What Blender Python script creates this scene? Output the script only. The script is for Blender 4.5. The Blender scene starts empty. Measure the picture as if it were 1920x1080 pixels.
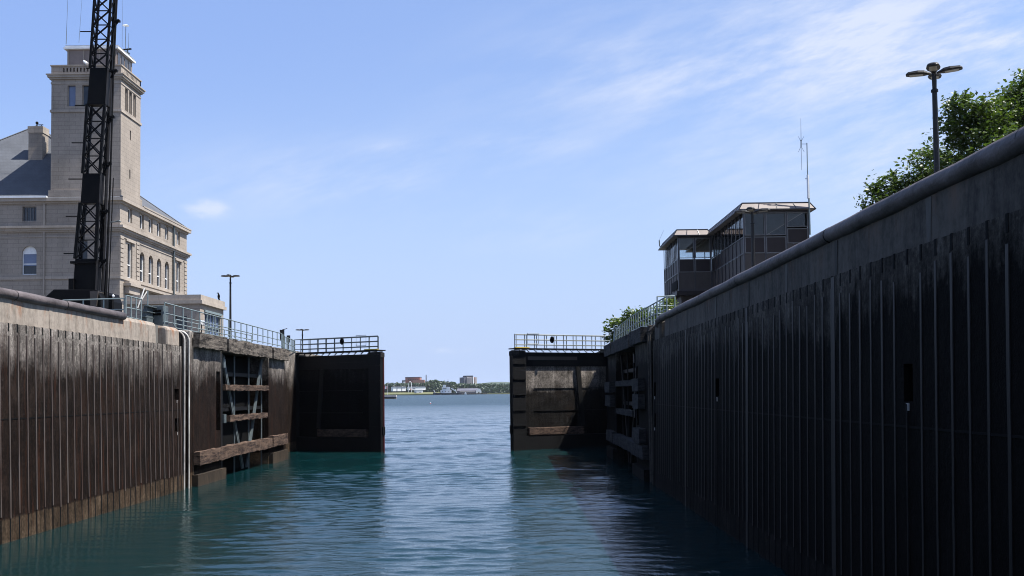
import bpy, bmesh, math, random
from mathutils import Vector, Matrix
random.seed(7)
R = math.radians
S = bpy.context.scene
COL = S.collection

# ------------------------------------------------------------------ camera
F, TH, PITCH, HY, CH = 1900.0, 0.012, R(2.5), 733.5, 4.93
CYP = HY - math.tan(PITCH) * F
cam_d = bpy.data.cameras.new("camera"); cam = bpy.data.objects.new("camera", cam_d); COL.objects.link(cam)
cam_d.sensor_width = 36.0; cam_d.lens = 36.0 * F / 1920.0
cam_d.shift_y = (CYP - 540.0) / 1920.0
cam_d.clip_start = 0.1; cam_d.clip_end = 30000
CR = (Matrix.Rotation(math.pi / 2 + PITCH, 3, 'X') @ Matrix.Rotation(-TH, 3, 'Z'))
cam.matrix_world = Matrix.Translation((0, 0, CH)) @ CR.to_4x4()
S.camera = cam

def ray(px, py):
    return CR @ Vector(((px - 960) / F, (CYP - py) / F, -1))
def at(px, py, Y):          # measured point of the photograph at a known distance
    d = ray(px, py); return Vector((0, 0, CH)) + d * (Y / d.y)
def onx(px, py, X):         # ... on a known wall plane
    d = ray(px, py); return Vector((0, 0, CH)) + d * (X / d.x)

# ------------------------------------------------------------------ light
EXPOSURE = 1.16
SUN_EL, SUN_AZ = R(62), R(-5)
SKY_STRENGTH = 0.0835
sdir = Vector((math.cos(SUN_EL) * math.cos(SUN_AZ), math.cos(SUN_EL) * math.sin(SUN_AZ), math.sin(SUN_EL)))
sun_d = bpy.data.lights.new("sun", 'SUN'); sun_d.energy = 5.0; sun_d.angle = R(0.5); sun_d.color = (1.0, 0.965, 0.91)
sun = bpy.data.objects.new("sun", sun_d); COL.objects.link(sun)
sun.rotation_euler = (-sdir).to_track_quat('-Z', 'Y').to_euler(); sun.location = (60, 0, 90)
S.view_settings.view_transform = 'Standard'; S.view_settings.look = 'None'
S.view_settings.exposure = EXPOSURE; S.view_settings.gamma = 1.0
S.render.engine = 'CYCLES'
S.cycles.filter_width = 1.0; S.cycles.max_bounces = 6; S.cycles.transparent_max_bounces = 16

class NT:
    """small helper for node trees"""
    def __init__(s, tree): s.t = tree; s.n = tree.nodes; s.l = tree.links
    def new(s, typ, **kw):
        nd = s.n.new(typ)
        for k, v in kw.items(): setattr(nd, k, v)
        return nd
    def put(s, sock, v):
        if hasattr(v, 'links') or hasattr(v, 'is_output'): s.l.new(v, sock)
        else: sock.default_value = v
    def math(s, op, a, b=0.0, c=None, clamp=False):
        nd = s.new('ShaderNodeMath', operation=op); nd.use_clamp = clamp
        s.put(nd.inputs[0], a); s.put(nd.inputs[1], b)
        if c is not None: s.put(nd.inputs[2], c)
        return nd.outputs[0]
    def mix(s, f, a, b, blend='MIX'):
        nd = s.new('ShaderNodeMix', data_type='RGBA', blend_type=blend); nd.clamp_factor = True
        s.put(nd.inputs[0], f); s.put(nd.inputs[6], a); s.put(nd.inputs[7], b)
        return nd.outputs[2]
    def noise(s, vec, scale, detail=4, rough=0.55, mapscale=None, rot=None):
        if mapscale is not None or rot is not None:
            for key, val in (('Rotation', rot), ('Scale', mapscale)):     # turn first, then stretch
                if val is None: continue
                mp = s.new('ShaderNodeMapping'); s.put(mp.inputs[0], vec); mp.inputs[key].default_value = val; vec = mp.outputs[0]
        nd = s.new('ShaderNodeTexNoise'); s.put(nd.inputs['Vector'], vec)
        nd.inputs['Scale'].default_value = scale; nd.inputs['Detail'].default_value = detail
        nd.inputs['Roughness'].default_value = rough
        return nd.outputs[0]
    def ramp(s, f, stops):
        nd = s.new('ShaderNodeValToRGB'); e = nd.color_ramp.elements
        while len(e) < len(stops): e.new(0.5)
        for i, (p, c) in enumerate(stops):
            e[i].position = p
            e[i].color = (c, c, c, 1) if isinstance(c, (int, float)) else (*c, 1)
        s.put(nd.inputs[0], f); return nd.outputs[0]
    def smooth(s, v, a, b):
        nd = s.new('ShaderNodeMapRange', interpolation_type='SMOOTHSTEP')
        s.put(nd.inputs[0], v); nd.inputs[1].default_value = a; nd.inputs[2].default_value = b
        return nd.outputs[0]

# ------------------------------------------------------------------ sky
W = bpy.data.worlds.new("World"); S.world = W; W.use_nodes = True
w = NT(W.node_tree); w.n.clear()
sky = w.new('ShaderNodeTexSky', sky_type='NISHITA'); sky.sun_disc = False
sky.sun_elevation = SUN_EL; sky.sun_rotation = R(90) - SUN_AZ
sky.altitude = 180; sky.air_density = 1.0; sky.dust_density = 0.6; sky.ozone_density = 2.5
tc = w.new('ShaderNodeTexCoord'); sp = w.new('ShaderNodeSeparateXYZ'); w.l.new(tc.outputs['Generated'], sp.inputs[0])
dx, dy, dz = sp.outputs
yy = w.math('MAXIMUM', w.math('ABSOLUTE', dy), 0.12)
u = w.math('DIVIDE', dx, yy); v = w.math('DIVIDE', dz, yy)
cmb = w.new('ShaderNodeCombineXYZ'); w.l.new(u, cmb.inputs[0]); w.l.new(v, cmb.inputs[1]); w.l.new(dz, cmb.inputs[2])
uv = cmb.outputs[0]
def blob(px, py, wx, wy):
    a = w.math('POWER', w.math('MULTIPLY', w.math('SUBTRACT', u, (px - 960) / F), F / wx), 2)
    b = w.math('POWER', w.math('MULTIPLY', w.math('SUBTRACT', v, (733 - py) / F), F / wy), 2)
    return w.math('EXPONENT', w.math('MULTIPLY', w.math('ADD', a, b), -1.0))
wisp = w.noise(uv, 3.4, 10, 0.64, (0.9, 3.8, 1.0), (0, 0, R(-13)))
fine = w.noise(uv, 9.0, 9, 0.70, (0.8, 3.6, 1.0), (0, 0, R(-22)))
wf = w.math('ADD', w.math('MULTIPLY', wisp, 0.65), w.math('MULTIPLY', fine, 0.35))
wf1 = w.smooth(wf, 0.38, 0.66)
region = w.math('MULTIPLY', blob(1560, 130, 460, 150), 1.0)
for b, k in ((blob(1820, 60, 330, 110), 0.8), (blob(1560, 330, 420, 80), 0.40), (blob(640, 330, 300, 70), 0.6), (blob(970, 265, 120, 26), 0.5),
             (blob(990, 430, 140, 36), 0.42), (blob(1210, 150, 230, 60), 0.35), (blob(725, 270, 45, 16), 0.35), (blob(1800, 330, 260, 90), 0.5)):
    region = w.math('ADD', region, w.math('MULTIPLY', b, k))
clouds = w.math('MULTIPLY', wf1, region)
puffn = w.noise(uv, 26.0, 6, 0.6, (1.0, 1.9, 1.0))
puff = w.math('ADD', blob(388, 384, 50, 21), w.math('MULTIPLY', blob(845, 655, 60, 9), 0.55))
puff = w.smooth(w.math('MULTIPLY', puff, w.math('SUBTRACT', w.math('MULTIPLY', puffn, 2.6), 0.45)), 0.18, 0.95)
tint = w.mix(1.0, sky.outputs[0], (0.86, 0.90, 1.02, 1), 'MULTIPLY')
veil = w.math('POWER', w.math('SUBTRACT', 1.0, w.smooth(v, -0.02, 0.42)), 1.3)
air = w.mix(w.math('ADD', w.math('MULTIPLY', veil, 0.68), 0.30), tint, (2.60, 3.28, 4.85, 1))
air = w.mix(w.math('MULTIPLY', w.math('SUBTRACT', 1.0, w.smooth(u, -0.5, 0.55)), w.math('MULTIPLY', w.smooth(v, 0.10, 0.40), 0.5)), air, (1.46, 2.34, 4.85, 1))
cl = w.math('MINIMUM', w.math('ADD', w.math('MULTIPLY', clouds, 0.85), w.math('MULTIPLY', puff, 0.55)), 0.8)
skyc = w.mix(cl, air, (4.1, 4.4, 5.2, 1))
bg = w.new('ShaderNodeBackground'); w.l.new(skyc, bg.inputs[0]); bg.inputs[1].default_value = SKY_STRENGTH * 1.06
wo = w.new('ShaderNodeOutputWorld'); w.l.new(bg.outputs[0], wo.inputs[0])

# ------------------------------------------------------------------ materials
MATS = {}
def mat(name, base=(0.5, 0.5, 0.5), var=None, scale=2.0, stretch=None, rough=0.7, metal=0.0, bump=0.0, bscale=None, spec=0.5):
    m = bpy.data.materials.new(name); m.use_nodes = True; k = NT(m.node_tree); MATS[name] = m
    p = k.n['Principled BSDF']; p.inputs['Roughness'].default_value = rough; p.inputs['Metallic'].default_value = metal
    p.inputs['Specular IOR Level'].default_value = spec
    geo = k.new('ShaderNodeNewGeometry'); pos = geo.outputs['Position']
    if var is None: var = tuple(c * 0.7 for c in base)
    n = k.noise(pos, scale, 6, 0.62, stretch)
    c = k.ramp(n, [(0.30, var), (0.68, base)])
    k.l.new(c, p.inputs['Base Color'])
    if bump:
        bn = k.noise(pos, bscale or scale * 4, 5, 0.6, stretch)
        b = k.new('ShaderNodeBump'); b.inputs['Strength'].default_value = bump; b.inputs['Distance'].default_value = 0.05
        k.l.new(bn, b.inputs['Height']); k.l.new(b.outputs[0], p.inputs['Normal'])
    m['k'] = 0
    return m
def parts_of(m):
    k = NT(m.node_tree); p = k.n['Principled BSDF']; return k, p
M = {}
M['pipe'] = mat('worn cap steel', (0.118, 0.098, 0.098), (0.030, 0.023, 0.021), 1.7, (1, 0.6, 1), 0.6, 0.0, 0.5, 7, 0.3)
M['rib'] = mat('rusty embedded steel', (0.085, 0.074, 0.067), (0.028, 0.0140, 0.0090), 1.1, (1, 1, 0.30), 0.6, 0.0, 0.2, 20, 0.3)
M['galv'] = mat('galvanised steel', (0.20, 0.245, 0.245), (0.12, 0.155, 0.16), 4, None, 0.5, 0.2)
M['galv_dark'] = mat('dull galvanised steel', (0.10, 0.12, 0.125), (0.055, 0.07, 0.075), 4, None, 0.5, 0.2)
M['white_rail'] = mat('worn pale steel', (0.55, 0.54, 0.51), (0.13, 0.11, 0.09), 1.3, (1, 1, 0.5), 0.6, 0.0, 0.3, 10, 0.3)
def timber(name, pale, dark, red=0.0):
    m = bpy.data.materials.new(name); m.use_nodes = True; k, p = NT(m.node_tree), m.node_tree.nodes['Principled BSDF']
    pos = k.new('ShaderNodeNewGeometry').outputs['Position']
    gr = k.noise(pos, 1.7, 9, 0.75, (1.0, 0.30, 3.6)); bl = k.noise(pos, 1.5, 5, 0.7, (1, 0.8, 1.5)); fi = k.noise(pos, 7.0, 5, 0.75, (1.0, 0.35, 2.4))
    f = k.math('ADD', k.math('MULTIPLY', gr, 0.5), k.math('ADD', k.math('MULTIPLY', bl, 0.25), k.math('MULTIPLY', fi, 0.25)))
    c = k.ramp(f, [(0.445, dark), (0.49, tuple(0.55 * a + 0.45 * b for a, b in zip(dark, pale))), (0.55, pale), (0.64, tuple(x * 1.35 for x in pale))])
    k.l.new(c, p.inputs['Base Color']); p.inputs['Roughness'].default_value = 0.88; p.inputs['Specular IOR Level'].default_value = 0.2
    b = k.new('ShaderNodeBump'); b.inputs['Strength'].default_value = 1.0; b.inputs['Distance'].default_value = 0.09
    k.l.new(f, b.inputs['Height']); k.l.new(b.outputs[0], p.inputs['Normal']); return m
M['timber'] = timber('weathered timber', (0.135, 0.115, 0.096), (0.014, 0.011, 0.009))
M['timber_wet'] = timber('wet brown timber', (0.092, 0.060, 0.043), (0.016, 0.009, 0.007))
M['timber_shade'] = timber('shade-darkened timber', (0.034, 0.032, 0.031), (0.007, 0.007, 0.0072))  # timber darkened in its colour to carry the shade of the right side
M['conc_wet'] = mat('brown wet footing', (0.042, 0.030, 0.019), (0.010, 0.007, 0.005), 1.8, (1, 1, 0.5), 0.8, 0, 0.4, 9, 0.2)
def rib_material():     # right ribs, shade painted into the colour; paler towards the top
    m = bpy.data.materials.new('shade-darkened rib steel'); m.use_nodes = True; k, p = NT(m.node_tree), m.node_tree.nodes['Principled BSDF']
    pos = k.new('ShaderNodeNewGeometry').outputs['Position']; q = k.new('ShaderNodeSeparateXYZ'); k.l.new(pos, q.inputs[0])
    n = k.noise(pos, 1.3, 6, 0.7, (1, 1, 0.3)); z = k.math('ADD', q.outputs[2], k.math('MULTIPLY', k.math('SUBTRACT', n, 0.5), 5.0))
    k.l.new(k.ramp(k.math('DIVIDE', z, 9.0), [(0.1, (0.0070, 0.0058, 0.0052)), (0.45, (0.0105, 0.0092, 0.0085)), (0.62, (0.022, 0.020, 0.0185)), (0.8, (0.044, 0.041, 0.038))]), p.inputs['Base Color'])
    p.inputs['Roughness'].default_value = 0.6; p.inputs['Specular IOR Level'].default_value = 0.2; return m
M['rib_shaded'] = rib_material()
M['dark_steel'] = mat('dark wet steel', (0.0060, 0.0058, 0.0062), (0.0025, 0.0025, 0.0028), 1.5, (1, 1, 0.4), 0.55, 0.0, 0.2, 12, 0.2)
M['void'] = mat('flat black', (0.003, 0.003, 0.0033), (0.0015, 0.0015, 0.0018), 1.0, None, 0.8, spec=0.1)  # plain near-black for slots, joints and small dark things
M['red_edge'] = mat('faded red steel', (0.055, 0.010, 0.012), (0.018, 0.005, 0.006), 1.5, (1, 1, 0.3), 0.7, spec=0.1)
M['yellow'] = mat('yellow safety paint', (0.55, 0.38, 0.03), (0.35, 0.24, 0.02), 6, None, 0.5)
M['crane'] = mat('black crane paint', (0.0022, 0.0021, 0.0027), (0.0012, 0.0012, 0.0015), 3, None, 0.6, 0.0, 0.1, 20, 0.12)
M['crane_grey'] = mat('grey crane plate', (0.016, 0.0155, 0.018), (0.006, 0.006, 0.0075), 3, None, 0.6, spec=0.15)  # lighter grey for the right side plates of the boom and the ram
M['crane_brown'] = mat('brown primer steel', (0.055, 0.044, 0.036), (0.025, 0.02, 0.017), 3, None, 0.6)
M['whitepaint'] = mat('white paint', (0.74, 0.75, 0.75), (0.60, 0.61, 0.62), 3, None, 0.5)
M['glass_dark'] = mat('dark window pane', (0.025, 0.03, 0.04), (0.012, 0.015, 0.02), 0.7, None, 0.06)
M['glass_blue'] = mat('blue window blind', (0.12, 0.155, 0.25), (0.09, 0.12, 0.20), 0.9, None, 0.12)
M['lampblack'] = mat('lamp pole dark bronze', (0.010, 0.009, 0.009), (0.006, 0.0055, 0.0055), 3, None, 0.45, spec=0.3)
M['lens'] = mat('frosted lamp lens', (0.34, 0.32, 0.27), (0.26, 0.24, 0.2), 6, None, 0.25)
M['brownpanel'] = mat('dark brown panel', (0.029, 0.0195, 0.018), (0.020, 0.0135, 0.0125), 1.2, None, 0.5, spec=0.25)
M['taupe'] = mat('taupe cladding', (0.078, 0.063, 0.055), (0.054, 0.043, 0.038), 1.2, (1, 1, 0.4), 0.6, spec=0.25)
M['fascia'] = mat('beige metal fascia', (0.215, 0.170, 0.148), (0.15, 0.118, 0.102), 1.0, None, 0.6)
M['frame'] = mat('grey aluminium frame', (0.155, 0.148, 0.145), (0.10, 0.096, 0.095), 3, None, 0.5, 0.1)
M['framedark'] = mat('dark aluminium frame', (0.035, 0.033, 0.038), (0.022, 0.02, 0.024), 3, None, 0.45)
M['ceiling'] = mat('dim ceiling board', (0.06, 0.05, 0.05), (0.05, 0.042, 0.04), 1, None, 0.8)
M['bark'] = mat('bark', (0.075, 0.055, 0.04), (0.03, 0.022, 0.018), 5, (1, 1, 0.3), 0.9, 0, 0.8, 12)
M['asphalt'] = mat('quay paving', (0.11, 0.105, 0.095), (0.07, 0.066, 0.06), 0.5, None, 0.9, 0, 0.2)
M['conc'] = mat('plain concrete', (0.30, 0.275, 0.245), (0.17, 0.15, 0.13), 1.1, (1, 1, 0.5), 0.85, 0, 0.3, 8)
M['brick_far'] = mat('red brick', (0.32, 0.125, 0.085), (0.24, 0.10, 0.075), 0.05, None, 0.9)
M['brick_pale'] = mat('pale red brick', (0.38, 0.19, 0.13), (0.30, 0.15, 0.11), 0.05, None, 0.9)
M['far_grey'] = mat('far grey roof', (0.10, 0.10, 0.13), (0.07, 0.07, 0.09), 0.05, None, 0.8)
M['far_conc'] = mat('far concrete', (0.42, 0.38, 0.36), (0.34, 0.31, 0.30), 0.05, None, 0.8)
M['far_dark'] = mat('far dark steel', (0.02, 0.022, 0.03), (0.013, 0.014, 0.02), 0.1, None, 0.7)
M['far_earth'] = mat('far bank', (0.20, 0.14, 0.09), (0.12, 0.09, 0.06), 0.05, None, 0.9)
M['far_grass'] = mat('far lawn', (0.105, 0.105, 0.036), (0.06, 0.07, 0.026), 0.03, None, 0.9)
M['flag_red'] = mat('flag red', (0.55, 0.02, 0.03), (0.45, 0.015, 0.025), 1, None, 0.7)
M['hill'] = mat('wooded hill', (0.045, 0.065, 0.04), (0.028, 0.045, 0.03), 0.01, None, 0.95)

def wall_material(name, wet_top, band, mid, low, foot, amp=1.0, rust=0.25):
    """lock-wall concrete with water stains that follow the height"""
    m = bpy.data.materials.new(name); m.use_nodes = True; k, p = parts_of(m)
    pos = k.new('ShaderNodeNewGeometry').outputs['Position']
    s = k.new('ShaderNodeSeparateXYZ'); k.l.new(pos, s.inputs[0])
    big = k.noise(pos, 0.35, 5, 0.6); vert = k.noise(pos, 1.6, 6, 0.7, (1, 1, 0.10)); fine = k.noise(pos, 6.0, 6, 0.7); gr = k.noise(pos, 30.0, 3, 0.6)
    zz = k.math('ADD', s.outputs[2], k.math('MULTIPLY', k.math('SUBTRACT', big, 0.5), 2.2 * amp))
    zz = k.math('ADD', zz, k.math('MULTIPLY', k.math('SUBTRACT', vert, 0.5), 2.4 * amp))
    zz = k.math('ADD', zz, k.math('MULTIPLY', k.math('SUBTRACT', fine, 0.5), 0.9 * amp))
    f = k.math('DIVIDE', zz, 9.0)
    c = k.ramp(f, [(0.0, low), (0.35, low), (wet_top - (0.09 if rust > 0.5 else 0.045), mid), (wet_top, band[0]), (wet_top + 0.08, band[1]), (0.99, band[2])])
    zf = k.math('ADD', s.outputs[2], k.math('MULTIPLY', k.math('SUBTRACT', fine, 0.5), 0.25))
    c = k.mix(k.smooth(zf, 0.84, 0.74), c, (*foot, 1))
    patch = k.noise(pos, 0.9, 7, 0.72); grain = k.noise(pos, 9.0, 4, 0.75); runs = k.noise(pos, 1.5, 6, 0.7, (1, 4.5, 0.14))
    mot = k.math('ADD', k.math('MULTIPLY', patch, 0.40), k.math('ADD', k.math('MULTIPLY', grain, 0.33), k.math('MULTIPLY', runs, 0.27)))
    c = k.mix(1.0, c, k.ramp(mot, [(0.41, 0.30), (0.50, 0.85), (0.60, 2.1)]), 'MULTIPLY')
    ruff = k.smooth(k.noise(pos, 1.1, 6, 0.75, (1, 3.5, 0.2)), 0.53, 0.68)
    c = k.mix(k.math('MULTIPLY', ruff, rust), c, (low[0] * 4.2, low[1] * 2.2, low[2] * 1.3, 1))
    sp1 = k.math('GREATER_THAN', k.noise(pos, 14.0, 2, 0.5), 0.70)
    c = k.mix(k.math('MULTIPLY', sp1, 0.45), c, tuple(x * 4.0 for x in mid) + (1,))
    dn = k.math('ADD', k.noise(pos, 0.7, 5, 0.7, (1, 1, 0.5)), 0.0)
    c = k.mix(k.math('MULTIPLY', k.smooth(dn, 0.54, 0.68), 0.5), c, (low[0] * 1.7, low[1] * 1.2, low[2] * 0.9, 1))
    k.l.new(c, p.inputs['Base Color']); p.inputs['Roughness'].default_value = 0.85; p.inputs['Specular IOR Level'].default_value = 0.06
    b = k.new('ShaderNodeBump'); b.inputs['Strength'].default_value = 0.6; b.inputs['Distance'].default_value = 0.04
    k.l.new(k.math('ADD', fine, k.math('MULTIPLY', gr, 0.4)), b.inputs['Height']); k.l.new(b.outputs[0], p.inputs['Normal'])
    return m
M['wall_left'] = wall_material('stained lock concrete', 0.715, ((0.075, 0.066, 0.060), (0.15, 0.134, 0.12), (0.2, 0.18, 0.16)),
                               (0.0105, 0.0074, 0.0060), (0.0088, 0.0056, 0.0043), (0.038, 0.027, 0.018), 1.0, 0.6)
M['wall_right'] = wall_material('shade-darkened lock concrete', 0.75, ((0.036, 0.032, 0.027), (0.060, 0.053, 0.045), (0.055, 0.050, 0.043)),  # stained lock concrete with the right wall's shade put into its colour
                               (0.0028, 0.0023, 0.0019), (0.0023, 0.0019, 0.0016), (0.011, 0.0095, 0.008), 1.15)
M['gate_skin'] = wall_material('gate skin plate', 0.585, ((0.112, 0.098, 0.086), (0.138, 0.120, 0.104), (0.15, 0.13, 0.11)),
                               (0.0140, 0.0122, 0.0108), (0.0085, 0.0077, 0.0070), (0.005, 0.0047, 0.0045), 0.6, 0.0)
M['gate_skin_shaded'] = wall_material('wet gate skin plate', 0.70, ((0.008, 0.007, 0.0065), (0.014, 0.0125, 0.0115), (0.016, 0.0145, 0.013)),  # darker copy of the gate skin, shade of the unlit leaf painted in
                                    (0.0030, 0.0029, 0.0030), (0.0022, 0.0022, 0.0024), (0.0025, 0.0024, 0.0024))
def parapet_material(name, pale, dark, rust):
    m = bpy.data.materials.new(name); m.use_nodes = True; k, p = parts_of(m)
    pos = k.new('ShaderNodeNewGeometry').outputs['Position']
    s = k.new('ShaderNodeSeparateXYZ'); k.l.new(pos, s.inputs[0])
    vert = k.noise(pos, 2.2, 7, 0.72, (1, 1, 0.16)); fine = k.noise(pos, 5.0, 6, 0.7)
    c = k.ramp(k.math('ADD', k.math('MULTIPLY', vert, 0.6), k.math('MULTIPLY', fine, 0.4)), [(0.34, dark), (0.56, pale), (0.75, tuple(x * 1.12 for x in pale))])
    zt = k.smooth(s.outputs[2], 7.5, 8.45)
    rn = k.smooth(k.noise(pos, 1.5, 5, 0.7, (1, 1, 0.35)), 0.50, 0.68)
    c = k.mix(k.math('MULTIPLY', k.math('MULTIPLY', rn, zt), rust), c, (0.22, 0.085, 0.03, 1))
    dk = k.smooth(k.noise(pos, 0.9, 6, 0.75, (1, 1, 0.4)), 0.58, 0.72)
    c = k.mix(k.math('MULTIPLY', dk, 0.45), c, tuple(x * 0.5 for x in dark) + (1,))
    k.l.new(c, p.inputs['Base Color']); p.inputs['Roughness'].default_value = 0.85; p.inputs['Specular IOR Level'].default_value = 0.2
    b = k.new('ShaderNodeBump'); b.inputs['Strength'].default_value = 0.4; b.inputs['Distance'].default_value = 0.03
    k.l.new(fine, b.inputs['Height']); k.l.new(b.outputs[0], p.inputs['Normal'])
    return m
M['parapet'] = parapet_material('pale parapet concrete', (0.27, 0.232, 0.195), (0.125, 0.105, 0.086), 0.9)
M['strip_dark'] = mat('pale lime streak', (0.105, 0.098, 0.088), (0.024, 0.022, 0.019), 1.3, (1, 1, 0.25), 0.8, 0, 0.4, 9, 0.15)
M['parapet_shaded'] = parapet_material('weathered shade-darkened parapet', (0.082, 0.072, 0.060), (0.018, 0.016, 0.014), 0.2)  # weathered parapet, its colour lowered to stand for shade on the right

def stone_material(name, pale, dark, bw=1.1, bh=0.42, strength=0.35):
    m = bpy.data.materials.new(name); m.use_nodes = True; k, p = parts_of(m)
    pos = k.new('ShaderNodeNewGeometry').outputs['Position']
    s = k.new('ShaderNodeSeparateXYZ'); k.l.new(pos, s.inputs[0])
    cc = k.new('ShaderNodeCombineXYZ'); k.l.new(k.math('ADD', s.outputs[0], s.outputs[1]), cc.inputs[0]); k.l.new(s.outputs[2], cc.inputs[1])
    br = k.new('ShaderNodeTexBrick'); k.l.new(cc.outputs[0], br.inputs['Vector'])
    br.inputs['Scale'].default_value = 1.0; br.inputs['Brick Width'].default_value = bw; br.inputs['Row Height'].default_value = bh
    br.inputs['Mortar Size'].default_value = 0.012; br.inputs['Bias'].default_value = 0.0
    br.inputs['Color1'].default_value = (*pale, 1); br.inputs['Color2'].default_value = (*[x * 0.92 for x in pale], 1); br.inputs['Mortar'].default_value = (*[x * 0.95 for x in dark], 1)
    n = k.noise(pos, 0.5, 6, 0.65, (1, 1, 0.5)); n2 = k.noise(pos, 7.0, 4, 0.6)
    c = k.mix(1.0, br.outputs[0], k.ramp(k.math('ADD', k.math('MULTIPLY', n, 0.7), k.math('MULTIPLY', n2, 0.3)), [(0.32, 0.66), (0.62, 1.06)]), 'MULTIPLY')
    k.l.new(c, p.inputs['Base Color']); p.inputs['Roughness'].default_value = 0.85
    b = k.new('ShaderNodeBump'); b.inputs['Strength'].default_value = strength * 0.4; b.inputs['Distance'].default_value = 0.03; b.invert = True
    k.l.new(br.outputs['Fac'], b.inputs['Height']); k.l.new(b.outputs[0], p.inputs['Normal'])
    return m
M['stone'] = stone_material('limestone ashlar', (0.292, 0.249, 0.206), (0.155, 0.124, 0.098))
M['stone_trim'] = stone_material('limestone trim', (0.335, 0.288, 0.240), (0.22, 0.18, 0.145), 1.6, 3.0, 0.15)
M['slate'] = stone_material('slate roofing', (0.074, 0.080, 0.092), (0.05, 0.053, 0.065), 0.35, 0.42, 0.8)

def glass_material():
    m = bpy.data.materials.new('clear window glass'); m.use_nodes = True; k = NT(m.node_tree); k.n.clear()
    o = k.new('ShaderNodeOutputMaterial'); mx = k.new('ShaderNodeMixShader'); t = k.new('ShaderNodeBsdfTransparent'); g = k.new('ShaderNodeBsdfGlossy')
    fr = k.new('ShaderNodeFresnel'); fr.inputs[0].default_value = 1.45; g.inputs['Roughness'].default_value = 0.02
    geo = k.new('ShaderNodeNewGeometry'); n = k.noise(geo.outputs['Position'], 1.5, 2)
    k.l.new(k.ramp(n, [(0.3, (0.84, 0.87, 0.88)), (0.7, (0.88, 0.91, 0.92))]), t.inputs[0])
    k.l.new(fr.outputs[0], mx.inputs[0]); k.l.new(t.outputs[0], mx.inputs[1]); k.l.new(g.outputs[0], mx.inputs[2]); k.l.new(mx.outputs[0], o.inputs[0])
    return m
M['glass'] = glass_material()

def leaf_material(name, a, b):
    m = bpy.data.materials.new(name); m.use_nodes = True; k, p = parts_of(m)
    pos = k.new('ShaderNodeNewGeometry').outputs['Position']
    n = k.math('ADD', k.math('MULTIPLY', k.noise(pos, 0.6, 3), 0.5), k.math('MULTIPLY', k.noise(pos, 5.0, 2), 0.5))
    c = k.ramp(n, [(0.35, a), (0.65, b)]); k.l.new(c, p.inputs['Base Color']); p.inputs['Roughness'].default_value = 0.5
    tr = k.new('ShaderNodeBsdfTranslucent'); k.l.new(k.mix(1.0, c, (1.1, 1.25, 0.5, 1), 'MULTIPLY'), tr.inputs[0])
    mx = k.new('ShaderNodeMixShader'); mx.inputs[0].default_value = 0.3
    o = k.n['Material Output']; k.l.new(p.outputs[0], mx.inputs[1]); k.l.new(tr.outputs[0], mx.inputs[2]); k.l.new(mx.outputs[0], o.inputs[0])
    return m
M['leaf'] = leaf_material('green leaves', (0.034, 0.062, 0.014), (0.090, 0.126, 0.026))
M['leaf_bright'] = leaf_material('bright leaves', (0.065, 0.10, 0.018), (0.13, 0.17, 0.035))
M['leaf_far'] = leaf_material('far foliage', (0.022, 0.042, 0.022), (0.050, 0.078, 0.034))

def water_material():
    m = bpy.data.materials.new('green river water'); m.use_nodes = True; k, p = parts_of(m)
    pos = k.new('ShaderNodeNewGeometry').outputs['Position']
    n = k.noise(pos, 0.06, 4, 0.6)
    k.l.new(k.ramp(n, [(0.3, (0.0016, 0.0138, 0.0160)), (0.7, (0.0024, 0.0180, 0.0195))]), p.inputs['Base Color'])
    p.inputs['IOR'].default_value = 1.333
    s = k.new('ShaderNodeSeparateXYZ'); k.l.new(pos, s.inputs[0])
    # small ripples everywhere; beyond the gates, where the mesh is flat, the whole wave field
    far = k.smooth(s.outputs[1], 330.0, 420.0)
    big = k.noise(pos, 0.40, 3, 0.5, (0.42, 1.0, 1), (0, 0, R(7)))
    med = k.noise(pos, 1.3, 4, 0.6, (0.45, 1.0, 1), (0, 0, R(-10)))
    sml = k.noise(pos, 5.0, 4, 0.6, (0.6, 1.0, 1), (0, 0, R(16)))
    calm = k.smooth(k.math('ADD', s.outputs[0], k.math('MULTIPLY', s.outputs[1], 0.16)), -11.5, -1.0)
    k.l.new(k.math('ADD', 0.03, k.math('MULTIPLY', k.smooth(s.outputs[1], 90.0, 430.0), 0.27)), p.inputs['Roughness'])
    h = k.math('MULTIPLY', k.math('ADD', k.math('MULTIPLY', big, 0.9), k.math('MULTIPLY', med, 0.30)), far)
    h = k.math('ADD', h, k.math('MULTIPLY', k.math('MULTIPLY', sml, 0.022), k.math('ADD', 0.25, k.math('MULTIPLY', calm, 0.75))))
    b = k.new('ShaderNodeBump'); b.inputs['Strength'].default_value = 1.0; b.inputs['Distance'].default_value = 1.0
    k.l.new(h, b.inputs['Height']); k.l.new(b.outputs[0], p.inputs['Normal'])
    return m
M['water'] = water_material()

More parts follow.
